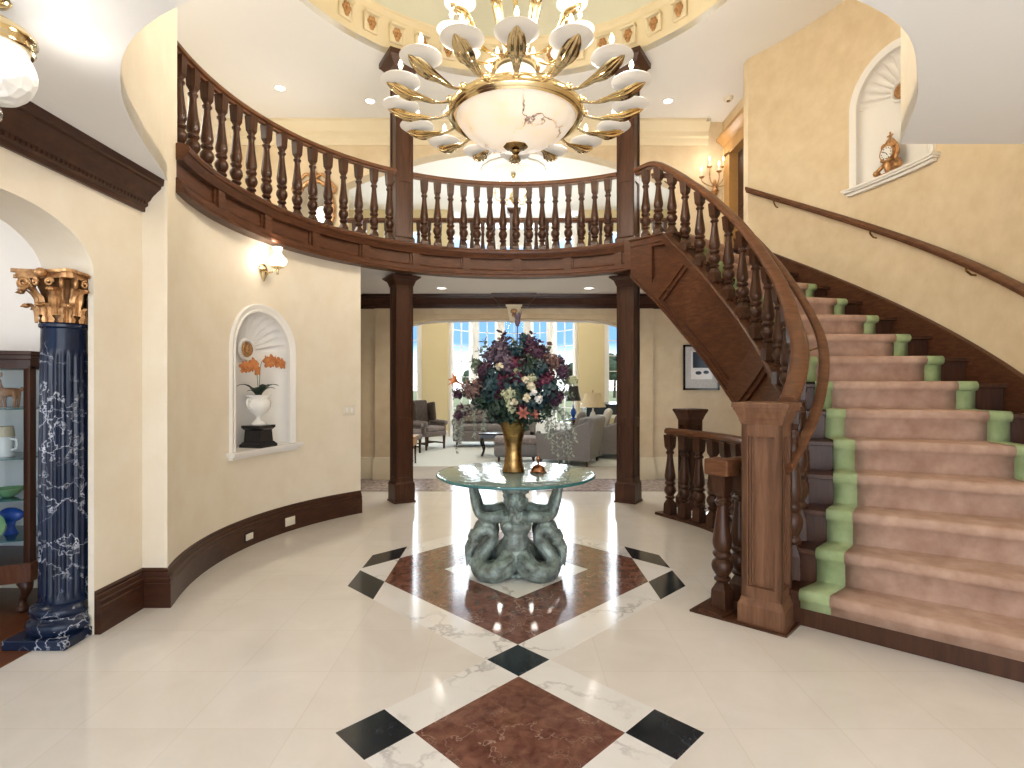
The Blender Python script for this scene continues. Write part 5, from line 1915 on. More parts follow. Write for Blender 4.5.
for x, y, dy, r, m, kind in blooms:
    c = fpos(x, y, dy)
    b = MB()
    if kind == 'bloom':
        petal_ball(b, c, r * 1.0, 120, r * 0.44, r * 0.30, 1.0, 0, 0.35)
        petal_ball(b, c, r * 0.6, 40, r * 0.6, r * 0.45)
    else:
        for k in range(3):
            petal_ball(b, c, r * (0.95 - 0.25 * k), 12, r * 1.15, r * 1.1, 1.0, 0, 0.05)
        b.ell(c, r * 0.6, 8, 6)
    o = b.build('rose' if kind == 'rose' else 'bloom', W[m], FA, smooth=70, merge=False)
    b = MB().tube(stem_to(c), 0.004, 5)
    b.build('stem', W['leaf_dark'], FA)


def lily(c, d, L_, m, n=6):
    b = MB()
    d = Vector(d).normalized()
    u = d.cross(Vector((0, 0, 1))).normalized()
    v = d.cross(u)
    for i in range(n):
        a = i * 2 * pi / n
        e = u * cos(a) + v * sin(a)
        s = -u * sin(a) + v * cos(a)
        rows = []
        for k in range(6):
            t = k / 5
            p = Vector(c) + d * (L_ * t * (1 - 0.35 * t)) + e * (L_ * (0.10 + 0.75 * t * t))
            w = L_ * 0.22 * sin(pi * min(1, 0.12 + 0.86 * t))
            rows.append([p - s * w, p + d * w * -0.2, p + s * w])
        b.quadgrid(rows)
    b.tube([Vector(c) - d * 0.08, Vector(c)], [0.004, 0.008], 6)
    return b.build('lily', W[m], FA, smooth=70, merge=False)


lily(fpos(110, 395, .12), (-0.6, -0.5, 0.35), 0.075, 'orange_petal')
lily(fpos(535, 600, .30), (-0.1, -0.9, 0.2), 0.065, 'coral_petal')
lily(fpos(590, 605, .30), (0.8, -0.5, 0.1), 0.06, 'coral_petal')
lily(fpos(150, 560, .05), (-0.6, -0.3, 0.3), 0.05, 'plum')


def sprig(path, n, ll, lw, m, name, stem_m='leaf_dark', rnd=0.6):
    pts = catmull(path, 8)
    b = MB().tube(pts, [0.005 - 0.0035 * i / (len(pts) - 1) for i in range(len(pts))], 5, mi=1)
    for i in range(n):
        t = (i + 0.7) / n
        p = pts[min(len(pts) - 1, int(t * (len(pts) - 1)))]
        tg = (pts[min(len(pts) - 1, int(t * (len(pts) - 1)) + 1)] - pts[max(0, int(t * (len(pts) - 1)) - 1)]).normalized()
        a = i * 2.4
        u = tg.cross(Vector((0.3, 0.5, 0.8))).normalized()
        v = tg.cross(u)
        d = (u * cos(a) + v * sin(a) + tg * rnd).normalized()
        s = d.cross(tg).normalized()
        q = random.uniform(0.7, 1.15)
        b.quadgrid([[p, p, p], [p + d * ll * .35 * q - s * lw * .5 * q, p + d * ll * .38 * q + tg * lw * .1, p + d * ll * .35 * q + s * lw * .5 * q],
                    [p + d * ll * .75 * q - s * lw * .4 * q, p + d * ll * .78 * q, p + d * ll * .75 * q + s * lw * .4 * q], [p + d * ll * q] * 3])
    return b.build(name, [W[m], W[stem_m]], FA, smooth=70, merge=False)


base_p = Vector((VX, VY, TZ + 0.39))
tips = [(270, 120, -.02, 'leaf_sage'), (395, 60, .0, 'plum'), (240, 180, .05, 'leaf_sage'), (190, 250, .06, 'leaf_sage'), (700, 140, .0, 'dusty_rose'), (640, 125, .0, 'plum'), (740, 215, .02, 'burgundy'), (820, 350, .05, 'plum'), (870, 375, .06, 'leaf_sage'),
        (545, 90, -.05, 'leaf_teal'), (420, 95, .04, 'mauve'), (80, 480, .10, 'plum'), (110, 610, .12, 'plum'), (700, 165, -.10, 'leaf_sage'), (330, 190, -.08, 'mauve'), (780, 260, -.06, 'plum'), (160, 400, -.05, 'leaf_sage'), (780, 460, .1, 'plum'), (250, 540, .16, 'leaf_dark'), (690, 560, .18, 'leaf_dark'), (300, 260, .05, 'plum'), (560, 190, .08, 'burgundy'), (660, 200, .06, 'plum'), (460, 170, .02, 'mauve'), (360, 130, .03, 'plum'), (720, 330, .16, 'burgundy'), (240, 400, .18, 'plum'), (430, 370, .30, 'burgundy'), (620, 400, .28, 'plum'), (520, 300, .24, 'plum'), (350, 480, .26, 'burgundy'), (860, 470, .05, 'leaf_sage'), (590, 70, -.02, 'plum'), (470, 110, .0, 'leaf_sage')]
for x, y, dy, m in tips:
    e = fpos(x, y, dy)
    mid = base_p.lerp(e, 0.55) + Vector((0, -dy * 0.3, 0.09))
    sprig([base_p, mid, e], 34, 0.062, 0.040, m, 'leaf_spray')
for x, y, dy in ((500, 480, .27), (600, 530, .24), (390, 540, .24), (330, 460, .2), (690, 450, .2), (560, 290, .22), (470, 410, .28), (350, 370, .22), (590, 330, .2), (270, 500, .15), (360, 590, .2), (560, 590, .22), (640, 580, .18), (440, 590, .24), (300, 400, -.2), (500, 350, -.25), (660, 380, -.2), (450, 250, -.18), (570, 250, -.15)):
    e = fpos(x, y, dy)
    b = MB()
    petal_ball(b, e, 0.088, 130, 0.050, 0.028, 1.0, 0, 0.6)
    b.build('foliage', W[random.choice(['leaf_dark', 'leaf_dark', 'leaf_teal'])], FA, smooth=70, merge=False)
# ivy low over the rim, and long trailing silvery strands each side
for x, y, dy in ((340, 640, .15), (555, 680, .18)):
    e = fpos(x, y, dy)
    sprig([base_p, base_p.lerp(e, 0.6) + Vector((0, -0.03, 0.06)), e], 18, 0.05, 0.042, 'leaf_dark', 'ivy')
for x0, y0, x1, y1, dy in ((180, 560, 105, 860, .06), (160, 580, 130, 790, .10), (110, 620, 95, 760, .14), (230, 560, 220, 760, .12), (715, 560, 760, 940, .10), (740, 570, 800, 990, .12), (760, 590, 850, 880, .06), (700, 590, 720, 860, .16), (780, 620, 830, 1010, .10), (680, 600, 690, 760, .18), (800, 600, 870, 780, .12), (290, 600, 280, 700, .2)):
    a_, e = fpos(x0, y0, dy), fpos(x1, y1, dy)
    sprig([base_p, base_p.lerp(a_, 0.6) + Vector((0, 0, 0.10)), a_ + Vector((0, 0, 0.015)), a_.lerp(e, 0.4) + Vector(((x1 - x0) / 6.4 / FS * 0.25, 0, -0.01)), e], 64, 0.036, 0.021, 'leaf_silver', 'trailing_spray', 'leaf_silver', 0.9)
# tall dried flower head rising above the rest
tp = px(517, 352, VY + 0.02)
hd = px(517.5, 318, VY + 0.02)
MB().tube(catmull([base_p, base_p.lerp(tp, 0.6) + Vector((0.01, 0, 0)), tp, hd - Vector((0, 0, 0.05))], 6), 0.005, 6).build('tall_stem', W['mauve'], FA)
b = MB()
b.ell(hd - Vector((0, 0, 0.03)), (0.022, 0.022, 0.042), 10, 8)
for i in range(12):
    a = i * 2.4
    d = Vector((cos(a), sin(a), 0))
    p = hd - Vector((0, 0, 0.03))
    b.add([p + d * 0.012, p + d * 0.022 + Vector((-d.y, d.x, 0)) * 0.01 + Vector((0, 0, 0.03)), p + d * 0.038 + Vector((0, 0, 0.085)), p + d * 0.022 - Vector((-d.y, d.x, 0)) * 0.01 + Vector((0, 0, 0.03))], [(0, 1, 2, 3)])
b.build('thistle_head', W['mauve'], FA, smooth=60, merge=False)

# ------------------------------------------------------------------ marble column with gilt capital
KX, KY, KS = -2.685, 3.275, 0.90


def kfit(b):
    """Slim the column and drop what would stand inside the pier behind it."""
    b.v = [(KX + (x - KX) * KS, KY + (y - KY) * KS, z) for x, y, z in b.v]
    keep = [i for i, f_ in enumerate(b.f) if not any(b.v[k][0] > -2.53 and b.v[k][1] > 3.25 for k in f_)]
    b.f, b.m = [b.f[i] for i in keep], [b.m[i] for i in keep]
    return b
col = empty('marble_column', (KX, KY, 0), 'black veined fluted marble column with gilt carved capital at the side room arch', 'column')
MB().frustum((KX - 0.005, KY - 0.03), 0.0, 0.36, 0.055, 0.36).build('plinth', W['marble_navy'], col, smooth=0, bevel=0.006)
kfit(MB().lathe([(0.185, 0.056), (0.198, 0.075), (0.198, 0.105), (0.182, 0.125), (0.168, 0.132), (0.165, 0.145), (0.178, 0.155), (0.184, 0.175), (0.175, 0.198), (0.155, 0.21), (0.142, 0.222)], (KX, KY, 0), 40)).build('base', W['marble_navy'], col, smooth=50)
b = MB()
NFL = 20
b.lathe([(0.137, 0.222), (0.136, 0.25), (0.135, 0.28), (0.134, 0.9), (0.130, 1.35), (0.126, 1.66), (0.125, 1.69), (0.124, 1.71), (0.122, 1.80), (0.121, 1.825), (0.133, 1.835), (0.134, 1.85), (0.124, 1.86)], (KX, KY, 0), 160,
        mod=lambda a, z: 1 - (0.10 * max(0.0, sin(NFL / 2 * a) ** 2 - 0.12) if 0.27 < z < 1.67 else 0))
kfit(b).build('shaft', W['marble_navy'], col, smooth=35)
b = MB()
bk = MB().lathe([(0.118, 1.855), (0.112, 1.95), (0.115, 2.02), (0.140, 2.08), (0.165, 2.105)], (KX, KY, 0), 32)
kfit(bk).build('capital_core', W['gilt_shadow'], col)
for tier, (z0, r0, L_, n, off, reach) in enumerate(((1.858, 0.118, 0.120, 8, 0, 0.062), (1.90, 0.116, 0.165, 8, pi / 8, 0.10))):
    for i in range(n):
        a = off + i * 2 * pi / n
        d, s = Vector((cos(a), sin(a), 0)), Vector((-sin(a), cos(a), 0))
        rows = []
        for k in range(9):
            t = k / 8
            out = 0.008 + 0.012 * t + reach * (max(0, t - 0.45) / 0.55) ** 1.4
            z = z0 + L_ * min(t * 1.2, 1.0) - (0.034 * ((t - 0.72) / 0.28) ** 1.5 if t > 0.72 else 0)
            w = 0.043 * (0.92 + 0.22 * sin(t * 18)) * (1 - 0.5 * max(0, t - 0.5))
            c = Vector((KX, KY, z)) + d * (r0 + out)
            rows.append([c - s * w + d * 0.004, c - s * w * 0.5 + d * 0.022, c + d * 0.010, c + s * w * 0.5 + d * 0.022, c + s * w + d * 0.004])
        b.quadgrid(rows)
        b.tube([Vector((KX, KY, z0)) + d * (r0 + 0.022), Vector((KX, KY, z0 + L_ * 0.6)) + d * (r0 + 0.030)], 0.006, 6)
        b.ell(Vector((KX, KY, z0 + L_ - 0.026)) + d * (r0 + reach + 0.012), (0.022, 0.022, 0.013), 8, 6)
kfit(b).build('acanthus_leaves', W['gilt'], col, smooth=50, merge=False)
b = MB()
for q in range(4):                                        # scrolls at the corners and small ones between
    for dl in (-0.16, 0.16):
        a = pi / 4 + q * pi / 2 + dl
        d = Vector((cos(a), sin(a), 0))
        s = Vector((-sin(a), cos(a), 0))
        c = Vector((KX, KY, 2.085)) + d * 0.205
        pts = [c + d * (0.034 * (1 - t / 3.2) * cos(t * 4.2 + 2.2)) + Vector((0, 0, 0.034 * (1 - t / 3.2) * sin(t * 4.2 + 2.2))) for t in [i * 0.14 for i in range(18)]]
        b.tube(pts, 0.012, 8)
        b.tube(catmull([Vector((KX, KY, 1.99)) + d * 0.135, Vector((KX, KY, 2.06)) + d * 0.165, c + d * 0.0 + Vector((0, 0, 0.034))], 4), 0.012, 8)
    for dl in (-0.42, 0.42):
        a = q * pi / 2 + dl * 0.6
        d = Vector((cos(a), sin(a), 0))
        c = Vector((KX, KY, 2.085)) + d * 0.175
        s = Vector((-sin(a), cos(a), 0))
        pts = [c + s * (0.026 * (1 - t / 3.2) * cos(t * 4.2)) + Vector((0, 0, 0.026 * (1 - t / 3.2) * sin(t * 4.2))) for t in [i * 0.16 for i in range(15)]]
        b.tube(pts, 0.008, 6)
    a = q * pi / 2
    b.ell(Vector((KX, KY, 2.135)) + Vector((cos(a), sin(a), 0)) * 0.185, (0.032, 0.032, 0.028), 10, 8)
kfit(b).build('scrolls', W['gilt'], col, smooth=60, merge=False)
b = MB()
ring = []
for q in range(4):
    a0 = -pi / 4 + q * pi / 2
    A, B_ = Vector((cos(a0), sin(a0))) * 0.285, Vector((cos(a0 + pi / 2), sin(a0 + pi / 2))) * 0.285
    n_ = Vector((cos(a0 + pi / 4), sin(a0 + pi / 4)))
    ch_ = (B_ - A).normalized() * 0.028
    for k in range(9):
        t = k / 8
        p = (A + ch_).lerp(B_ - ch_, t) - n_ * (0.032 * sin(pi * t))
        ring.append((KX + p.x, KY + p.y))
for z0, z1, sc in ((2.108, 2.125, 0.95), (2.125, 2.140, 0.91), (2.140, 2.157, 1.0)):
    b.poly([(KX + (x - KX) * sc, KY + (y - KY) * sc) for x, y in ring], z0, z1)
kfit(b).build('abacus', W['gilt'], col, smooth=40)

# ------------------------------------------------------------------ side room: wall, panelling, curio cabinet
structure(MB().boxz(-7.0, -2.60, 4.05, 4.20, 0, 2.9).build('wall_side_room', W['white_paint'], smooth=0))
structure(MB().boxz(-7.15, -7.0, -2.5, 4.2, 0, 2.9).build('wall_side_room_left', W['white_paint'], smooth=0))
structure(MB().boxz(-7.0, -2.81, -2.5, 4.2, 2.9, 3.0).build('ceiling_side_room', W['ceiling_white'], smooth=0))
b = MB()
b.boxz(-7.0, -2.62, 4.015, 4.05, 0, 0.20)
b.boxz(-7.0, -2.62, 4.01, 4.05, 0.94, 0.99)
for i in range(8):
    x = -3.32 - i * 0.6
    for xa, xb, za, zb in ((x, x + 0.5, 0.28, 0.31), (x, x + 0.5, 0.85, 0.88), (x, x + 0.03, 0.28, 0.88), (x + 0.47, x + 0.5, 0.28, 0.88)):
        b.boxz(xa, xb, 4.03, 4.05, za, zb)
structure(b.build('trim_wainscot', W['cream_trim'], smooth=0))
light('side_room_fill', 'POINT', (-4.3, 2.6, 2.4), 26, SOFT, 0.15)  # unseen fill light for the side room, has no fixture

X0, X1, YB, YF_ = -4.15, -3.175, 3.98, 3.60
cab = empty('curio_cabinet', ((X0 + X1) / 2, (YB + YF_) / 2, 0), 'dark wood bow fronted glass curio cabinet in the side room behind the column', 'cabinet')


def bow(y_front, sag, inset=0.0, n=16):
    xs_ = [X0 + inset + (X1 - X0 - 2 * inset) * i / n for i in range(n + 1)]
    return [(x, y_front - sag * (1 - ((x - (X0 + X1) / 2) / ((X1 - X0) / 2)) ** 2)) for x in xs_]


def slab(b, z0, z1, grow=0.0, sag=0.14):
    fr = bow(YF_, sag)
    cx = (X0 + X1) / 2
    fr = [(cx + (x - cx) * (1 + grow / 0.5), y - grow) for x, y in fr]
    b.poly(fr + [(fr[-1][0], YB), (fr[0][0], YB)], z0, z1)


b = MB()
slab(b, 1.66, 1.69, 0.025)
slab(b, 1.69, 1.715, 0.04)
slab(b, 1.60, 1.66, 0.0)
b.build('top', W['wood_dark'], cab, smooth=0, bevel=0.004)
b = MB()
slab(b, 0.20, 0.30, 0.012)
slab(b, 0.30, 0.325, 0.02)
b.build('base', W['wood_floor'], cab, smooth=0, bevel=0.004)
b = MB()
for x in (X0 + 0.022, X1 - 0.022):
    b.boxz(x - 0.022, x + 0.022, YF_ - 0.005, YF_ + 0.045, 0.30, 1.62)
    b.boxz(x - 0.022, x + 0.022, YB - 0.04, YB, 0.30, 1.62)
b.boxz(X0 + 0.3, X0 + 0.33, YF_ - 0.125, YF_ - 0.095, 0.30, 1.62)
b.boxz(X1 - 0.33, X1 - 0.30, YF_ - 0.125, YF_ - 0.095, 0.30, 1.62)
b.build('frame', W['wood_upright'], cab, smooth=0, bevel=0.004)
b = MB()
b.boxz(X0 + 0.03, X1 - 0.03, YB - 0.012, YB - 0.006, 0.32, 1.60)
b.build('back_panel', W['white_paint'], cab, smooth=0)
b = MB()
p = bow(YF_, 0.14, 0.03)
b.band(p, 0.325, 1.60, 0.0, 0.004)
b.boxz(X1 - 0.016, X1 - 0.012, YF_ + 0.045, YB - 0.04, 0.325, 1.60)
b.build('glass', W['cabinet_glass'], cab, smooth=40)
SH = (1.335, 1.005, 0.735, 0.47)
for z in SH:
    b = MB()
    p = bow(YF_ + 0.02, 0.13, 0.05)
    b.poly(p + [(p[-1][0], YB - 0.02), (p[0][0], YB - 0.02)], z - 0.004, z + 0.004)
    b.build('shelf', W['glass_edge'], cab, smooth=0)
for sx, x in ((-1, X0 + 0.06), (1, X1 - 0.06)):
    for y in (YF_ + 0.02, YB - 0.06):
        b = MB()
        b.tube(catmull([(x, y, 0.21), (x + sx * 0.035, y - 0.02, 0.15), (x, y - 0.01, 0.07), (x + sx * 0.02, y - 0.03, 0.02)], 5), [0.045, 0.046, 0.044, 0.04, 0.036, 0.032, 0.028, 0.025, 0.023, 0.022, 0.022, 0.024, 0.027, 0.03, 0.032, 0.032], 10)
        b.ell((x + sx * 0.02, y - 0.03, 0.022), (0.036, 0.04, 0.022), 10, 6)
        b.build('leg', W['wood_dark'], cab, smooth=60)
# things on the shelves
SX = lambda x, Y: (x - 512) * Y / FPX
Yc = 3.68
dx = SX(7, Yc)
b = MB()
limbs = MB()
z = SH[0] + 0.005
body = MB()
body.tube(catmull([(dx + 0.075, Yc, z + 0.105), (dx + 0.02, Yc, z + 0.105), (dx - 0.035, Yc, z + 0.11), (dx - 0.055, Yc, z + 0.15), (dx - 0.06, Yc, z + 0.19)], 5), catmull_r([0.026, 0.03, 0.028, 0.018, 0.016], 5), 10)
body.ell((dx - 0.075, Yc, z + 0.205), (0.03, 0.016, 0.018), 10, 8)
for s in (-1, 1):
    body.ell((dx - 0.055, Yc + s * 0.018, z + 0.225), (0.008, 0.006, 0.018), 8, 6)
    body.tube([(dx - 0.025, Yc + s * 0.014, z + 0.10), (dx - 0.028, Yc + s * 0.014, z + 0.05), (dx - 0.025, Yc + s * 0.014, z + 0.002)], [0.014, 0.008, 0.008], 8)
    body.tube([(dx + 0.06, Yc + s * 0.014, z + 0.10), (dx + 0.068, Yc + s * 0.014, z + 0.055), (dx + 0.06, Yc + s * 0.014, z + 0.002)], [0.018, 0.008, 0.008], 8)
body.ell((dx + 0.10, Yc, z + 0.125), (0.012, 0.008, 0.016), 8, 6)
tag(body.build('deer_figurine', W['red_clay'], smooth=60, merge=False), 'brown spotted deer figurine on the top shelf of the curio cabinet', 'figurine')
z = SH[1] + 0.005
x = SX(4, Yc)
ste = empty('lidded_stein', (x, Yc, z), 'white and tan stein on the second shelf of the curio cabinet', 'stein')
MB().lathe([(0.058, 0.0), (0.06, 0.015), (0.05, 0.03), (0.052, 0.12), (0.058, 0.135)], (x, Yc, z), 20).build('body', W['porcelain'], ste)
MB().lathe([(0.059, 0.135), (0.056, 0.16), (0.05, 0.20), (0.048, 0.205)], (x, Yc, z), 20).build('collar', W['beige_shade'], ste)
MB().tube(catmull([(x + 0.05, Yc, z + 0.12), (x + 0.085, Yc, z + 0.11), (x + 0.085, Yc, z + 0.06), (x + 0.052, Yc, z + 0.045)], 5), 0.008, 8).build('handle', W['porcelain'], ste)
z = SH[2] + 0.005
x = SX(8, Yc)
b = MB()
b.lathe([(0.03, 0.0), (0.05, 0.012), (0.085, 0.05), (0.09, 0.06), (0.08, 0.052), (0.04, 0.014)], (x, Yc, z), 20)
tag(b.build('green_bowl', W['green_glaze'], smooth=50), 'leafy green glazed bowl on the third shelf of the curio cabinet', 'bowl')
z = SH[3] + 0.005
x = SX(6, Yc)
b = MB()
b.ell((x - 0.02, Yc + 0.06, z + 0.13), (0.085, 0.04, 0.05), 14, 8)
b.lathe([(0.04, 0.0), (0.03, 0.02), (0.02, 0.05), (0.03, 0.09)], (x - 0.02, Yc + 0.06, z), 16)
tag(b.build('blue_fish_vase', W['blue_glaze'], smooth=60, merge=False), 'cobalt blue glass piece on the lowest shelf of the curio cabinet', 'glass ornament')
b = MB().lathe([(0.0, -0.006), (0.05, -0.004), (0.08, 0.008), (0.082, 0.012), (0.05, 0.004), (0.0, 0.002)], (x - 0.01, Yc - 0.07, z + 0.083), 24, Matrix.Rotation(R_(80), 3, 'X'), cap=False)
tag(b.build('painted_plate', W['green_glaze'], smooth=60), 'green and blue painted plate standing in front of the cobalt piece', 'plate')

# ------------------------------------------------------------------ framed print under the stair
P0, P1 = px(683, 390, Y_BACK), px(719, 345, Y_BACK)
pf = empty('picture_frame', ((P0.x + P1.x) / 2, Y_BACK - 0.01, (P0.z + P1.z) / 2), 'black framed print with pale mat on the yellow wall under the stair', 'picture')
b = MB()
w_ = 0.028
for x0, x1, z0, z1 in ((P0.x, P1.x, P0.z, P0.z + w_), (P0.x, P1.x, P1.z - w_, P1.z), (P0.x, P0.x + w_, P0.z, P1.z), (P1.x - w_, P1.x, P0.z, P1.z)):
    b.boxz(x0, x1, Y_BACK - 0.032, Y_BACK - 0.002, z0, z1)
b.build('frame', W['black_lacquer'], pf, smooth=0)
MB().boxz(P0.x + w_, P1.x - w_, Y_BACK - 0.016, Y_BACK - 0.004, P0.z + w_, P1.z - w_).build('mat_board', W['pale_cloth'], pf, smooth=0)
b = MB()
x0, x1, z0, z1 = P0.x + 0.12, P1.x - 0.11, P0.z + 0.17, P1.z - 0.10
b.boxz(x0, x1, Y_BACK - 0.018, Y_BACK - 0.014, z0, z1, 0)
b.boxz(x0 + 0.03, x1 - 0.03, Y_BACK - 0.020, Y_BACK - 0.015, z0 + 0.18, z1 - 0.01, 1)
b.ell((x0 + 0.12, Y_BACK - 0.018, z0 + 0.10), (0.05, 0.003, 0.03), 10, 6, None, 1)
b.ell((x1 - 0.10, Y_BACK - 0.018, z0 + 0.11), (0.045, 0.003, 0.028), 10, 6, None, 1)
b.build('print', [W['porcelain'], W['navy_lacquer']], pf, smooth=0, merge=False)

# gilt framed mirror upstairs, seen between the left balusters
mx, mz = -3.12, 4.25
mr = empty('gilt_mirror', (mx, Y_BACK - 0.03, mz), 'gilt scrolled wall mirror upstairs behind the left balcony railing', 'mirror')
b = MB()
b.lathe([(0.0, 0.0), (0.30, 0.0), (0.30, 0.012), (0.0, 0.012)], (mx, Y_BACK - 0.004, mz), 32, Matrix.Rotation(R_(90), 3, 'X') @ Matrix.Diagonal((1, 1.55, 1)), cap=False)
b.build('glass', W['mirror_glass'], mr)
b = MB()
ptsm = [(mx + 0.30 * cos(a), Y_BACK - 0.03, mz + 0.465 * sin(a)) for a in [2 * pi * i / 48 for i in range(49)]]
b.tube(ptsm, 0.032, 8, mod=lambda a, t: 1 + 0.2 * sin(t * 120))
for s in (-1, 1):
    b.tube(catmull([(mx + s * 0.02, Y_BACK - 0.04, mz + 0.50), (mx + s * 0.12, Y_BACK - 0.04, mz + 0.56), (mx + s * 0.22, Y_BACK - 0.04, mz + 0.47), (mx + s * 0.33, Y_BACK - 0.04, mz + 0.34), (mx + s * 0.30, Y_BACK - 0.04, mz + 0.26)], 6), 0.026, 8)
b.ell((mx, Y_BACK - 0.04, mz + 0.55), (0.06, 0.03, 0.07), 10, 8)
b.build('frame', W['gilt'], mr, smooth=60, merge=False)
# ------------------------------------------------------------------ sitting room furniture
def RZ(a):
    return Matrix.Rotation(a, 3, 'Z')


def RX(a):
    return Matrix.Rotation(a, 3, 'X')


def wing_chair(loc, rz, label, group, back='damask_dark', seat='damask'):
    """High-backed wing chair, front towards local -y."""
    c = empty('wing_chair', loc, label, 'chair', group, rz)
    b = MB()
    b.rbox((0, -0.02, 0.36), (0.64, 0.62, 0.12), 0.03)
    b.build('seat_frame', W[seat], c, local=True)
    MB().rbox((0, -0.05, 0.46), (0.54, 0.56, 0.14), 0.055).build('seat_cushion', W[seat], c, local=True)
    b = MB()
    b.rbox((0, 0.28, 0.78), (0.56, 0.12, 0.68), 0.05, RX(R_(-8)))
    for s in (-1, 1):
        b.rbox((s * 0.30, 0.16, 0.84), (0.07, 0.26, 0.46), 0.034, RX(R_(-6)))
    b.build('backrest', W[back], c, local=True)
    for s in (-1, 1):
        b = MB()
        b.rbox((s * 0.31, -0.02, 0.47), (0.07, 0.54, 0.20), 0.03)
        b.tube([(s * 0.315, -0.31, 0.60), (s * 0.315, 0.20, 0.62)], 0.055, 12)
        b.ell((s * 0.315, -0.31, 0.60), (0.055, 0.03, 0.055), 12, 8)
        b.build('armrest', W[seat], c, local=True)
    for sx in (-1, 1):
        for y, x in ((-0.28, 0.28), (0.26, 0.26)):
            MB().frustum((sx * x, y), 0.0, 0.034, 0.31, 0.048).build('leg', W['wood_turned'], c, local=True, smooth=0)
    b = MB()
    for s in (-1, 1):
        b.boxz(s * 0.27 - 0.012, s * 0.27 + 0.012, -0.27, 0.25, 0.12, 0.15)
    b.boxz(-0.27, 0.27, -0.02, 0.005, 0.12, 0.15)
    b.build('stretcher', W['wood_turned'], c, local=True, smooth=0)
    return c


wing_chair((-1.98, 12.7, 0), R_(52), 'dark patterned wing chair facing right near the tan wall panel', 'wing chairs')
wing_chair((-2.36, 11.7, 0), R_(70), 'patterned wing chair half hidden behind the left tall post', 'wing chairs', 'damask')


def club_chair(loc, rz, label, group, cloth='grey_cloth', w=0.92, d=0.95):
    """Low upholstered club chair with sloping arms, front towards local -y."""
    c = empty('club_chair', loc, label, 'armchair', group, rz)
    b = MB()
    b.rbox((0, 0.0, 0.22), (w - 0.10, d - 0.12, 0.24), 0.03)
    b.build('base', W[cloth], c, local=True)
    MB().rbox((0, -0.08, 0.42), (w - 0.36, d - 0.28, 0.17), 0.06).build('seat_cushion', W[cloth], c, local=True)
    b = MB()
    prof = []
    n = 10
    for s in (-1, 1):
        rows = []
        for i in range(n + 1):
            t = i / n
            y = -d / 2 + 0.06 + (d - 0.10) * t
            top = 0.58 + 0.26 * max(0, (t - 0.25) / 0.75) ** 1.3
            x0, x1 = s * (w / 2 - 0.17), s * (w / 2 + 0.02 * t)
            rows.append([(x0, y, 0.12), (x0, y, top - 0.05), (x0 + s * 0.02, y, top - 0.012), ((x0 + x1) / 2, y, top), (x1 - s * 0.02, y, top - 0.012), (x1, y, top - 0.05), (x1 - s * 0.03, y, 0.10)])
        bb = MB()
        bb.quadgrid(rows)
        k = len(rows[0])
        bb.add(rows[0], [tuple(range(k))])
        bb.add(rows[-1], [tuple(range(k - 1, -1, -1))])
        bb.tube([(s * (w / 2 - 0.085), -d / 2 + 0.05, 0.535), (s * (w / 2 - 0.085), -d / 2 + 0.10, 0.535)], 0.085, 16)
        bb.build('armrest', W[cloth], c, local=True, smooth=50)
    b.rbox((0, d / 2 - 0.11, 0.50), (w - 0.02, 0.20, 0.78), 0.06, RX(R_(-9)))
    b.build('backrest', W[cloth], c, local=True)
    MB().rbox((0, d / 2 - 0.26, 0.66), (w - 0.38, 0.18, 0.42), 0.07, RX(R_(-12))).build('back_cushion', W[cloth], c, local=True)
    for sx in (-1, 1):
        for sy in (-1, 1):
            MB().frustum((sx * (w / 2 - 0.10), sy * (d / 2 - 0.12)), 0.0, 0.035, 0.11, 0.05).build('leg', W['wood_turned'], c, local=True, smooth=0)
    return c


club_chair((1.10, 10.45, 0), R_(-112), 'grey upholstered armchair nearest the arch, seen from its side behind the glass table', 'grey armchairs', 'grey_cloth', 1.0, 1.12)
club_chair((1.98, 11.35, 0), R_(-108), 'grey upholstered armchair farther back beside the right tall post', 'grey armchairs', 'taupe_cloth', 0.95, 1.0)
for (x, y, z), (sx, sy, sz), rot_, m, lb in (((1.33, 10.62, 0.80), (0.40, 0.16, 0.34), Matrix.Rotation(R_(-100), 3, 'Z') @ RX(R_(-20)), 'taupe_cloth', 'taupe cushion leaning on the back of the nearest grey armchair'),
                                              ((1.95, 11.25, 0.80), (0.44, 0.15, 0.40), Matrix.Rotation(R_(-104), 3, 'Z') @ RX(R_(-18)), 'pale_cloth', 'white cushion on the farther grey armchair')):
    tag(MB().rbox((x, y, z), (sx, sy, sz), 0.07, rot_).build('cushion', W[m]), lb, 'cushion')

sf = empty('sofa', (-0.42, 13.3, 0), 'taupe sofa with printed cushions facing the arch in front of the bay windows', 'sofa')
S = sf.location
b = MB()
b.rbox((S.x, S.y, 0.27), (1.95, 0.86, 0.26), 0.03)
b.build('base', W['taupe_cloth'], sf)
for i in range(3):
    MB().rbox((S.x - 0.56 + i * 0.56, S.y - 0.05, 0.46), (0.55, 0.74, 0.15), 0.05).build('seat_cushion', W['taupe_cloth'], sf)
MB().rbox((S.x, S.y + 0.35, 0.66), (1.95, 0.2, 0.66), 0.06, RX(R_(-8))).build('backrest', W['taupe_cloth'], sf)
for s in (-1, 1):
    b = MB()
    b.rbox((S.x + s * 0.90, S.y, 0.42), (0.16, 0.86, 0.36), 0.03)
    b.tube([(S.x + s * 0.91, S.y - 0.44, 0.60), (S.x + s * 0.91, S.y + 0.35, 0.62)], 0.10, 14)
    b.build('armrest', W['taupe_cloth'], sf)
    for sy in (-1, 1):
        MB().frustum((S.x + s * 0.88, S.y + sy * 0.36), 0, 0.04, 0.15, 0.06).build('leg', W['wood_turned'], sf, smooth=0)
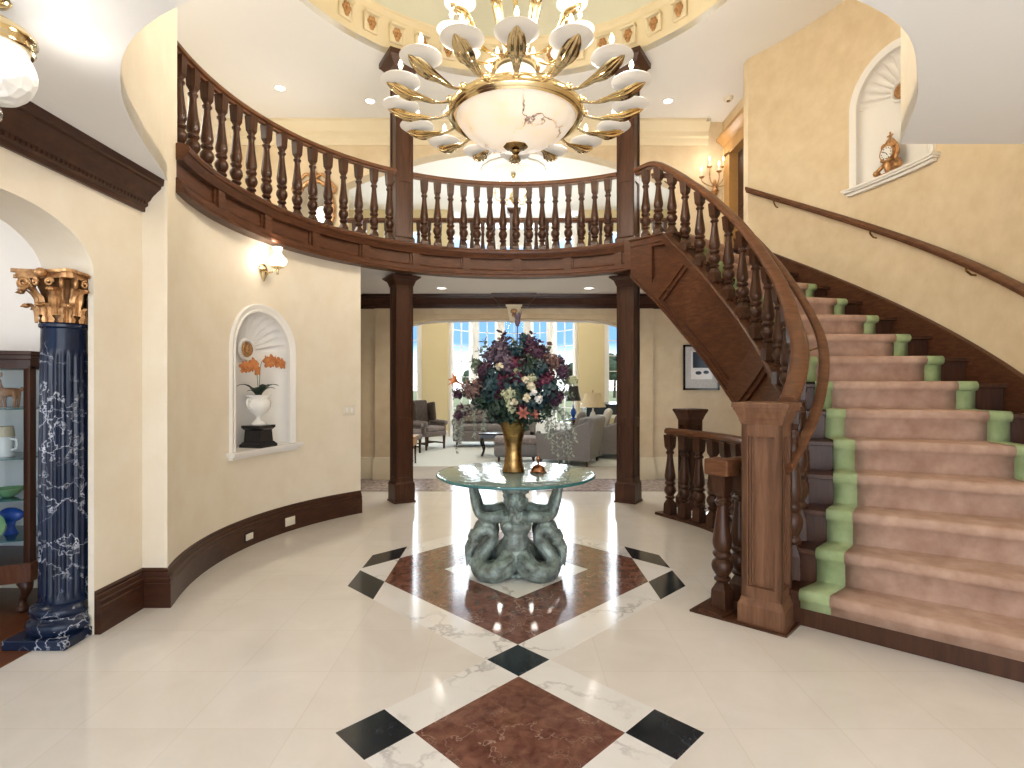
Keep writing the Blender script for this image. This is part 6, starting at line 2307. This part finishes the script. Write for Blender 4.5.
for i, (dx, lb) in enumerate(((-0.66, 'leftmost of the printed cushions on the taupe sofa'), (-0.28, 'second printed cushion from the left on the taupe sofa'), (0.12, 'third printed cushion from the left on the taupe sofa'), (0.55, 'rightmost of the printed cushions on the taupe sofa'))):
    tag(MB().rbox((S.x + dx, S.y + 0.11, 0.755), (0.40, 0.15, 0.42), 0.07, RX(R_(-16))).build('cushion', W['pillow_print'] if i % 2 == 0 else W['damask']), lb, 'cushion', 'cushions on the taupe sofa')

ct = empty('coffee_table', (-0.22, 11.45, 0), 'black lacquered coffee table with curved legs before the taupe sofa', 'table')
b = MB()
b.rbox((-0.22, 11.45, 0.475), (0.92, 0.62, 0.03), 0.01)
b.boxz(-0.64, 0.20, 11.18, 11.72, 0.39, 0.46)
b.build('table_top', W['black_lacquer'], ct)
for sx in (-1, 1):
    for sy in (-1, 1):
        x, y = -0.22 + sx * 0.38, 11.45 + sy * 0.23
        MB().tube(catmull([(x, y, 0.42), (x + sx * 0.03, y, 0.30), (x - sx * 0.015, y, 0.14), (x + sx * 0.02, y, 0.02)], 4), [0.038, 0.038, 0.036, 0.034, 0.03, 0.026, 0.022, 0.02, 0.018, 0.018, 0.02, 0.024, 0.03], 8).build('leg', W['black_lacquer'], ct)
ot = empty('ottoman', (0.08, 10.55, 0), 'round grey upholstered ottoman just behind the vase on the glass table', 'ottoman')
MB().rbox((0.08, 10.55, 0.25), (0.84, 0.62, 0.26), 0.07).build('base', W['grey_cloth'], ot)
MB().rbox((0.08, 10.55, 0.42), (0.86, 0.64, 0.13), 0.06).build('cushion_top', W['damask'], ot)
for sx in (-1, 1):
    for sy in (-1, 1):
        MB().frustum((0.08 + sx * 0.33, 10.55 + sy * 0.22), 0, 0.03, 0.14, 0.045).build('leg', W['wood_turned'], ot, smooth=0)
ot['label'] = 'grey upholstered ottoman just behind the vase on the glass table'

bt = empty('side_table', (-2.02, 10.15, 0), 'small wooden side table on slim legs beside the left tall post', 'table')
b = MB()
b.rbox((-2.02, 10.15, 0.525), (0.50, 0.50, 0.035), 0.008)
b.boxz(-2.24, -1.80, 9.93, 10.37, 0.36, 0.51)
b.build('table_top', W['oak_trim'], bt)
b = MB()
b.boxz(-2.20, -1.84, 9.97, 10.33, 0.29, 0.36)
b.build('apron', W['wood_dark'], bt, smooth=0)
for sx in (-1, 1):
    for sy in (-1, 1):
        MB().frustum((-2.02 + sx * 0.19, 10.15 + sy * 0.19), 0, 0.028, 0.36, 0.04).build('leg', W['wood_turned'], bt, smooth=0)
b = MB()
b.boxz(-2.21, -1.83, 10.13, 10.16, 0.06, 0.09)
b.build('stretcher', W['wood_turned'], bt, smooth=0)


def lamp_table(name, x, y, h, label):
    t = empty(name, (x, y, 0), label, 'table')
    MB().lathe([(0.0, h - 0.025), (0.25, h - 0.025), (0.26, h - 0.01), (0.25, h), (0.0, h)], (x, y, 0), 28, cap=False).build('table_top', W['wood_dark'], t)
    MB().lathe([(0.03, 0.10), (0.045, 0.2), (0.03, 0.35), (0.05, h - 0.03)], (x, y, 0), 16).build('pedestal', W['wood_dark'], t)
    for q in range(3):
        a = q * 2 * pi / 3
        MB().tube([(x, y, 0.14), (x + 0.12 * cos(a), y + 0.12 * sin(a), 0.09), (x + 0.22 * cos(a), y + 0.22 * sin(a), 0.02)], [0.025, 0.022, 0.018], 8).build('leg', W['wood_dark'], t)


def table_lamp(x, y, z, r0, r1, zs0, zs1, shade, body, label):
    l = empty('table_lamp', (x, y, z), label, 'lamp')
    MB().lathe([(0.08, 0.001), (0.085, 0.015), (0.03, 0.04), (0.05, 0.10), (0.075, 0.16), (0.05, 0.24), (0.02, 0.28), (0.015, 0.34)], (x, y, z), 20).build('base', W[body], l)
    MB().tube([(x, y, z + 0.33), (x, y, zs1 + 0.03)], 0.008, 6).build('rod', W['old_brass'], l)
    MB().lathe([(r0, zs0), (r0 * 0.93 + r1 * 0.07, zs0 + 0.02), ((r0 + r1) / 2 - 0.015, (zs0 + zs1) / 2), (r1, zs1), (r1 - 0.006, zs1), ((r0 + r1) / 2 - 0.021, (zs0 + zs1) / 2), (r0 - 0.006, zs0)], (x, y, 0), 28, cap=False).build('lamp_shade', W[shade], l)
    MB().ell((x, y, zs1 + 0.045), (0.014, 0.014, 0.024), 10, 8).build('finial', W['old_brass'], l)


lamp_table('lamp_table', 1.80, 12.15, 0.62, 'round dark pedestal table under the beige shaded lamp')
table_lamp(1.80, 12.15, 0.622, 0.29, 0.17, 0.99, 1.30, 'beige_shade', 'porcelain', 'table lamp with flared beige shade behind the grey armchairs')
lamp_table('lamp_table', 1.50, 13.35, 0.64, 'round dark pedestal table under the black shaded lamp')
table_lamp(1.50, 13.35, 0.642, 0.20, 0.12, 1.09, 1.45, 'black_lacquer', 'blue_glaze', 'table lamp with black shade beside the bay windows')

pn = empty('grand_piano', (2.55, 14.1, 0), 'dark grand piano by the far right window of the sitting room', 'piano')
out = [(1.85, 13.55), (3.35, 13.55), (3.40, 14.2), (3.0, 14.5), (2.6, 14.95), (2.1, 15.05), (1.85, 14.7)]
MB().poly(out, 0.66, 0.98).build('case', W['navy_lacquer'], pn, smooth=0, bevel=0.01)
cc = Vector((2.55, 14.2))
MB().poly([tuple(cc + (Vector(p) - cc) * 1.015) for p in out], 0.981, 1.0).build('lid', W['navy_lacquer'], pn, smooth=0)
MB().boxz(1.95, 3.25, 13.38, 13.56, 0.66, 0.74).build('keyboard', W['porcelain'], pn, smooth=0)
for x, y in ((2.0, 13.72), (3.2, 13.72), (2.25, 14.8)):
    MB().lathe([(0.03, 0.0), (0.045, 0.06), (0.04, 0.2), (0.065, 0.5), (0.08, 0.66)], (x, y, 0), 14).build('leg', W['navy_lacquer'], pn)

# ceiling rose and its lamp high in the sitting room
GX, GY = 0.03, 12.6
md = empty('ceiling_medallion', (GX, GY, H_GR), 'round white plaster ceiling rose high in the sitting room', 'ceiling rose')
MB().lathe([(0.75, 0.0), (0.74, -0.03), (0.66, -0.045), (0.62, -0.02), (0.45, -0.03), (0.40, -0.06), (0.30, -0.05), (0.2, -0.08), (0.0, -0.09)], (GX, GY, H_GR), 48, cap=False, mod=lambda a, z: 1 + 0.02 * cos(16 * a)).build('rose', W['white_paint'], md)
rc = empty('sitting_room_chandelier', (GX, GY, H_GR - 0.09), 'small brass chandelier under the ceiling rose, seen above the balcony railing', 'chandelier')
b = MB()
b.lathe([(0.06, H_GR - 0.10), (0.05, H_GR - 0.15), (0.02, H_GR - 0.20), (0.02, H_GR - 0.50), (0.07, H_GR - 0.56), (0.10, H_GR - 0.66), (0.05, H_GR - 0.74), (0.01, H_GR - 0.80)], (GX, GY, 0), 18)
b.build('stem', W['brass'], rc)
for i in range(8):
    a = i * pi / 4
    d = Vector((cos(a), sin(a), 0))
    c0 = Vector((GX, GY, H_GR - 0.66))
    e = c0 + d * 0.42 + Vector((0, 0, 0.10))
    b = MB().tube(catmull([c0 + d * 0.06, c0 + d * 0.22 + Vector((0, 0, -0.09)), c0 + d * 0.40 + Vector((0, 0, -0.02)), e], 5), 0.012, 6)
    ar = b.build('arm', W['brass'], rc)
    MB().lathe([(0.03, 0), (0.05, 0.02), (0.014, 0.03), (0.013, 0.12)], e, 10).build('candle', W['cream_petal'], ar)
    MB().lathe(FLM, e + Vector((0, 0, 0.12)), 8).build('flame_bulb', W['flame'], ar)
for i in range(3):
    a = i * 2 * pi / 3
    light('sitting_chandelier_light', 'POINT', (GX + 0.6 * cos(a), GY + 0.6 * sin(a), 3.9), 75, SOFT, 0.35)

# trees beyond the lawn
random.seed(5)
for i, (x, y, h, lb) in enumerate(((-16.5, 78, 6.0, 'bushy tree far beyond the lawn, framed by the leftmost far window'), (-6.0, 92, 5.0, 'low tree far beyond the lawn, seen at left of the bay windows'), (2.0, 95, 4.6, 'low tree far beyond the lawn behind the bouquet'), (9.5, 90, 5.4, 'tree far beyond the lawn at right of the bay windows'), (15.0, 80, 6.2, 'bushy tree far beyond the lawn, framed by the rightmost far window'))):
    t = empty('tree', (x, y, -0.5), lb, 'tree')
    MB().tube([(x, y, -0.55), (x + 0.1, y, h * 0.4)], [0.22, 0.14], 8).build('trunk', W['stem_brown'], t)
    b = MB()
    for q in range(16):
        a, rr = random.uniform(0, 6.28), random.uniform(0.2, 1.0)
        b.ell((x + 1.9 * rr * cos(a), y + 1.9 * rr * sin(a), h * (0.42 + 0.42 * random.random())), random.uniform(0.6, 1.1), 8, 6)
    b.build('crown', W['tree_green'], t, smooth=20, merge=False)
